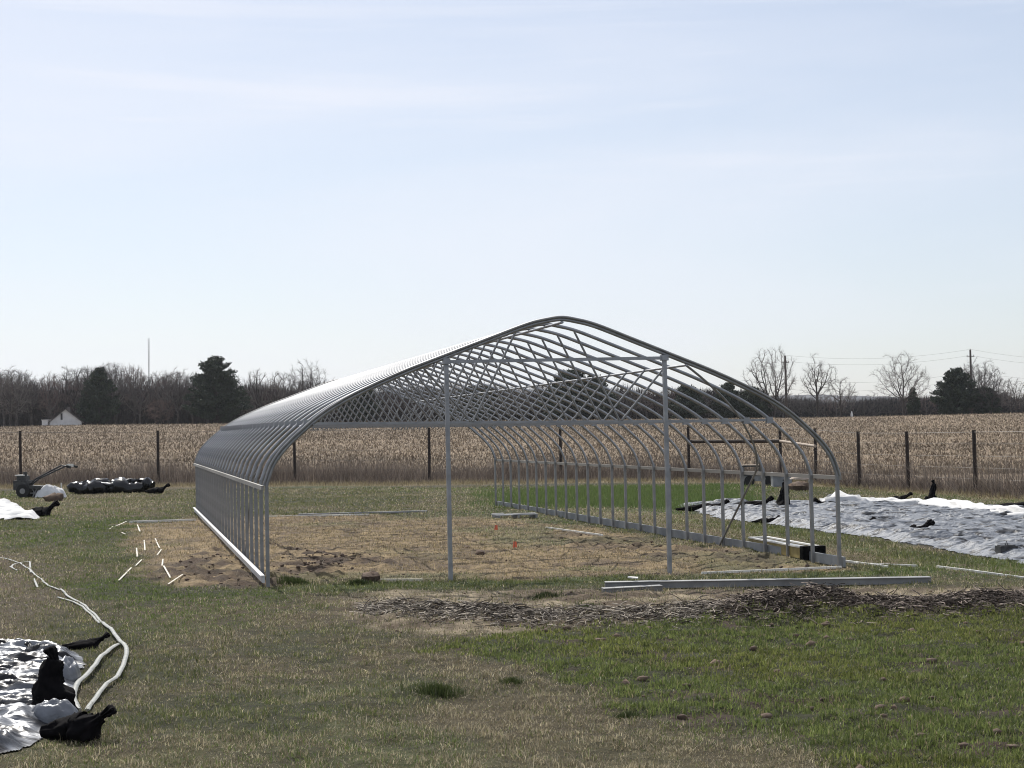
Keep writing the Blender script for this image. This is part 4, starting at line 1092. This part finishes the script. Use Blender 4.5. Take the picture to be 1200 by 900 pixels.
b.build('white_marker', M['white_board'], None, loc=(c0, 258, float(base_h(c0, 258))), label='small white cone shape on the right field edge', cat='marker')

def upole(px, ty, D, label):
    x, h = top_px(px, ty, D); z = float(base_h(x, D)); r_ = empty('utility_pole', (x, D, z), 0, label=label, cat='utility pole', group='utility poles beyond the field')
    b = MB(); b.tube([(0, 0, -.5), (0, 0, h)], [.26, .17], 10); b.build('pole', M['pole'], r_, True)
    b = MB(); b.box(-.7, .7, -.05, .05, h-1.3, h-1.18); b.build('crossarm', M['pole'], r_)
    for q in (-.6, 0, .6):
        b = MB(); b.tube([(q, 0, h-1.12 if q else h), (q, 0, h-.9 if q else h+.2)], .06, 6); b.build('insulator', M['galv_dull'], r_)
    return x, D, z, h
p1 = upole(920, 417, 275, 'utility pole right of the tallest bare tree')
p2 = upole(1137, 410, 278, 'utility pole rising out of the evergreen clump')
wl = {0: 'highest power line strung between the utility poles', 1: 'second power line below the highest one', 2: 'third power line in the middle of the sky gap', 3: 'lowest power line just above the far trees'}
for i, (za, zb_) in enumerate(((.1, .1), (-1.0, -1.0), (-4.3, -4.0), (-6.0, -5.2))):
    pts = []
    A_ = Vector((p1[0], p1[1]-.1, p1[2]+p1[3]+za)); B_ = Vector((p2[0], p2[1]-.1, p2[2]+p2[3]+zb_)); C_ = B_+(B_-A_)*1.2+Vector((0, 25, -1.5)); Z_ = A_-(B_-A_)*1.2+Vector((0, 60, -2))
    for a, b_ in ((A_, B_), (B_, C_)):
        for k in range(12):
            t_ = k/12; p = a.lerp(b_, t_); p.z -= 1.1*4*t_*(1-t_); pts.append(p)
    pts.append(C_)
    b = MB(); b.tube(pts, .012, 4); b.build('power_line', M['wire'], None, label=wl[i], cat='power line', group='power lines')
x, h = top_px(174, 396, 700); z = float(base_h(x, 700)); r_ = empty('radio_mast', (x, 700, z), 0, label='thin pale radio mast rising above the left wood', cat='mast')
b = MB()
L3 = [(.35*math.cos(a), .35*math.sin(a)) for a in (0, 2.09, 4.19)]
for (a, c_) in L3: b.tube([(a, c_, 0), (a, c_, h)], .06, 5)
b.build('legs', M['mast'], r_)
b = MB()
for k in range(int(h/1.0)):
    for q in range(3): p, s = L3[q], L3[(q+1) % 3]; b.tube([(p[0], p[1], k), (s[0], s[1], k+1.0)], .03, 3, cap=False)
b.build('lattice', M['mast'], r_)

# distant hills
n = 240; hx = np.linspace(-2600, 2600, n); rows = np.linspace(2200, 4200, 24)
X, Y = np.meshgrid(hx, rows); env = np.exp(-((X/X.max()-.22)/.55)**2)
top = 48+62*fbm(X*.0022+3, Y*0+.5, 66, 5)+8*fbm(X*.02, Y*.02, 67, 3)
Hh = -14+top*np.sin(np.clip((Y-2200)/2000, 0, 1)*math.pi)**.7*(.35+.65*env)
i = (np.arange(23)[:, None]*n+np.arange(n-1)[None]).ravel()
link('hills', soup('hills', np.stack([X.ravel(), Y.ravel(), Hh.ravel()], 1), np.stack([i, i+1, i+n+1, i+n], 1), M['hill'], None, True), kind='structure')

# ------------------------------------------------------------------ haze
b = MB(); b.box(-4500, 4500, -300, 4600, -60, 190)
hm = bpy.data.materials.new('haze'); hm.use_nodes = True; nt = hm.node_tree; nt.nodes.clear()
vo = nt.nodes.new('ShaderNodeVolumePrincipled'); vo.inputs['Density'].default_value = .00010; vo.inputs['Color'].default_value = (.86, .9, .96, 1); vo.inputs['Anisotropy'].default_value = .45
ou = nt.nodes.new('ShaderNodeOutputMaterial'); nt.links.new(vo.outputs[0], ou.inputs['Volume'])
HAZE = b.build('haze', hm, None, label='thin pale spring haze over the whole landscape', cat='haze', kind='stuff')

# ------------------------------------------------------------------ sky, sun, camera
SUN_EL, SUN_AZ = R(50), R(-21)      # azimuth measured from straight ahead (+Y), negative = left
w = bpy.data.worlds.new('World'); scene.world = w; w.use_nodes = True; nt = w.node_tree; L = nt.links
bg = nt.nodes['Background']
sky = nt.nodes.new('ShaderNodeTexSky'); sky.sky_type = 'NISHITA'; sky.sun_disc = False; sky.sun_elevation = SUN_EL; sky.sun_rotation = SUN_AZ
sky.air_density = 1.0; sky.dust_density = 1.0; sky.ozone_density = 1.2; sky.altitude = 100
tc = nt.nodes.new('ShaderNodeTexCoord')
def cloud(sc, det, rgh, mscale, rotz, lo, hi, seedv):
    mp = nt.nodes.new('ShaderNodeMapping'); mp.inputs['Scale'].default_value = mscale; mp.inputs['Rotation'].default_value = rotz; mp.inputs['Location'].default_value = (seedv, seedv*.7, 0)
    L.new(tc.outputs['Generated'], mp.inputs[0])
    n_ = nt.nodes.new('ShaderNodeTexNoise'); n_.inputs['Scale'].default_value = sc; n_.inputs['Detail'].default_value = det; n_.inputs['Roughness'].default_value = rgh; n_.inputs['Distortion'].default_value = .4
    L.new(mp.outputs[0], n_.inputs['Vector'])
    r_ = nt.nodes.new('ShaderNodeMapRange'); r_.interpolation_type = 'SMOOTHSTEP'; r_.inputs[1].default_value = lo; r_.inputs[2].default_value = hi; L.new(n_.outputs[0], r_.inputs[0]); return r_.outputs[0]
c1 = cloud(1.6, 6, .5, (1, .8, 5), (0, .08, 0), .3, .75, 1.3)
c2 = cloud(3.0, 10, .62, (.7, 1, 11), (0, -.06, 0), .5, .72, 4.1)
def math_(op, a, b):
    m_ = nt.nodes.new('ShaderNodeMath'); m_.operation = op; m_.use_clamp = True
    for i_, v_ in enumerate((a, b)):
        if isinstance(v_, (int, float)): m_.inputs[i_].default_value = v_
        else: L.new(v_, m_.inputs[i_])
    return m_.outputs[0]
f1 = math_('ADD', math_('MULTIPLY', c1, .40), .36)
f2 = math_('ADD', f1, math_('MULTIPLY', c2, .2))
mx = nt.nodes.new('ShaderNodeMix'); mx.data_type = 'RGBA'; L.new(f2, mx.inputs[0]); L.new(sky.outputs[0], mx.inputs[6]); mx.inputs[7].default_value = (8.0, 8.25, 9.1, 1)
L.new(mx.outputs[2], bg.inputs[0]); bg.inputs[1].default_value = .1

sl = bpy.data.lights.new('sun', 'SUN'); sl.energy = 4.7; sl.angle = R(.53); sl.color = (1, .955, .88)
so = bpy.data.objects.new('sun', sl); COL.objects.link(so)
sd = Vector((math.sin(SUN_AZ)*math.cos(SUN_EL), math.cos(SUN_AZ)*math.cos(SUN_EL), math.sin(SUN_EL)))
so.rotation_euler = sd.to_track_quat('Z', 'Y').to_euler(); so.location = (0, 0, 30)

cam = bpy.data.cameras.new('camera'); co = bpy.data.objects.new('camera', cam); COL.objects.link(co); scene.camera = co
cam.sensor_width = 36; cam.lens = FPX/1200*36; cam.clip_end = 12000; cam.clip_start = .1
co.matrix_world = Matrix(((RV[0], UV[0], -FV[0], 0), (RV[1], UV[1], -FV[1], 0), (RV[2], UV[2], -FV[2], EYE), (0, 0, 0, 1)))

scene.view_settings.view_transform = 'Standard'; scene.view_settings.look = 'None'; scene.view_settings.exposure = 0.12; scene.view_settings.gamma = 1
scene.render.engine = 'CYCLES'
scene.cycles.max_bounces = 6; scene.cycles.volume_bounces = 0; scene.cycles.transparent_max_bounces = 6
scene.cycles.use_denoising = True
scene.cycles.pixel_filter_type = 'BLACKMAN_HARRIS'; scene.cycles.filter_width = 1.05
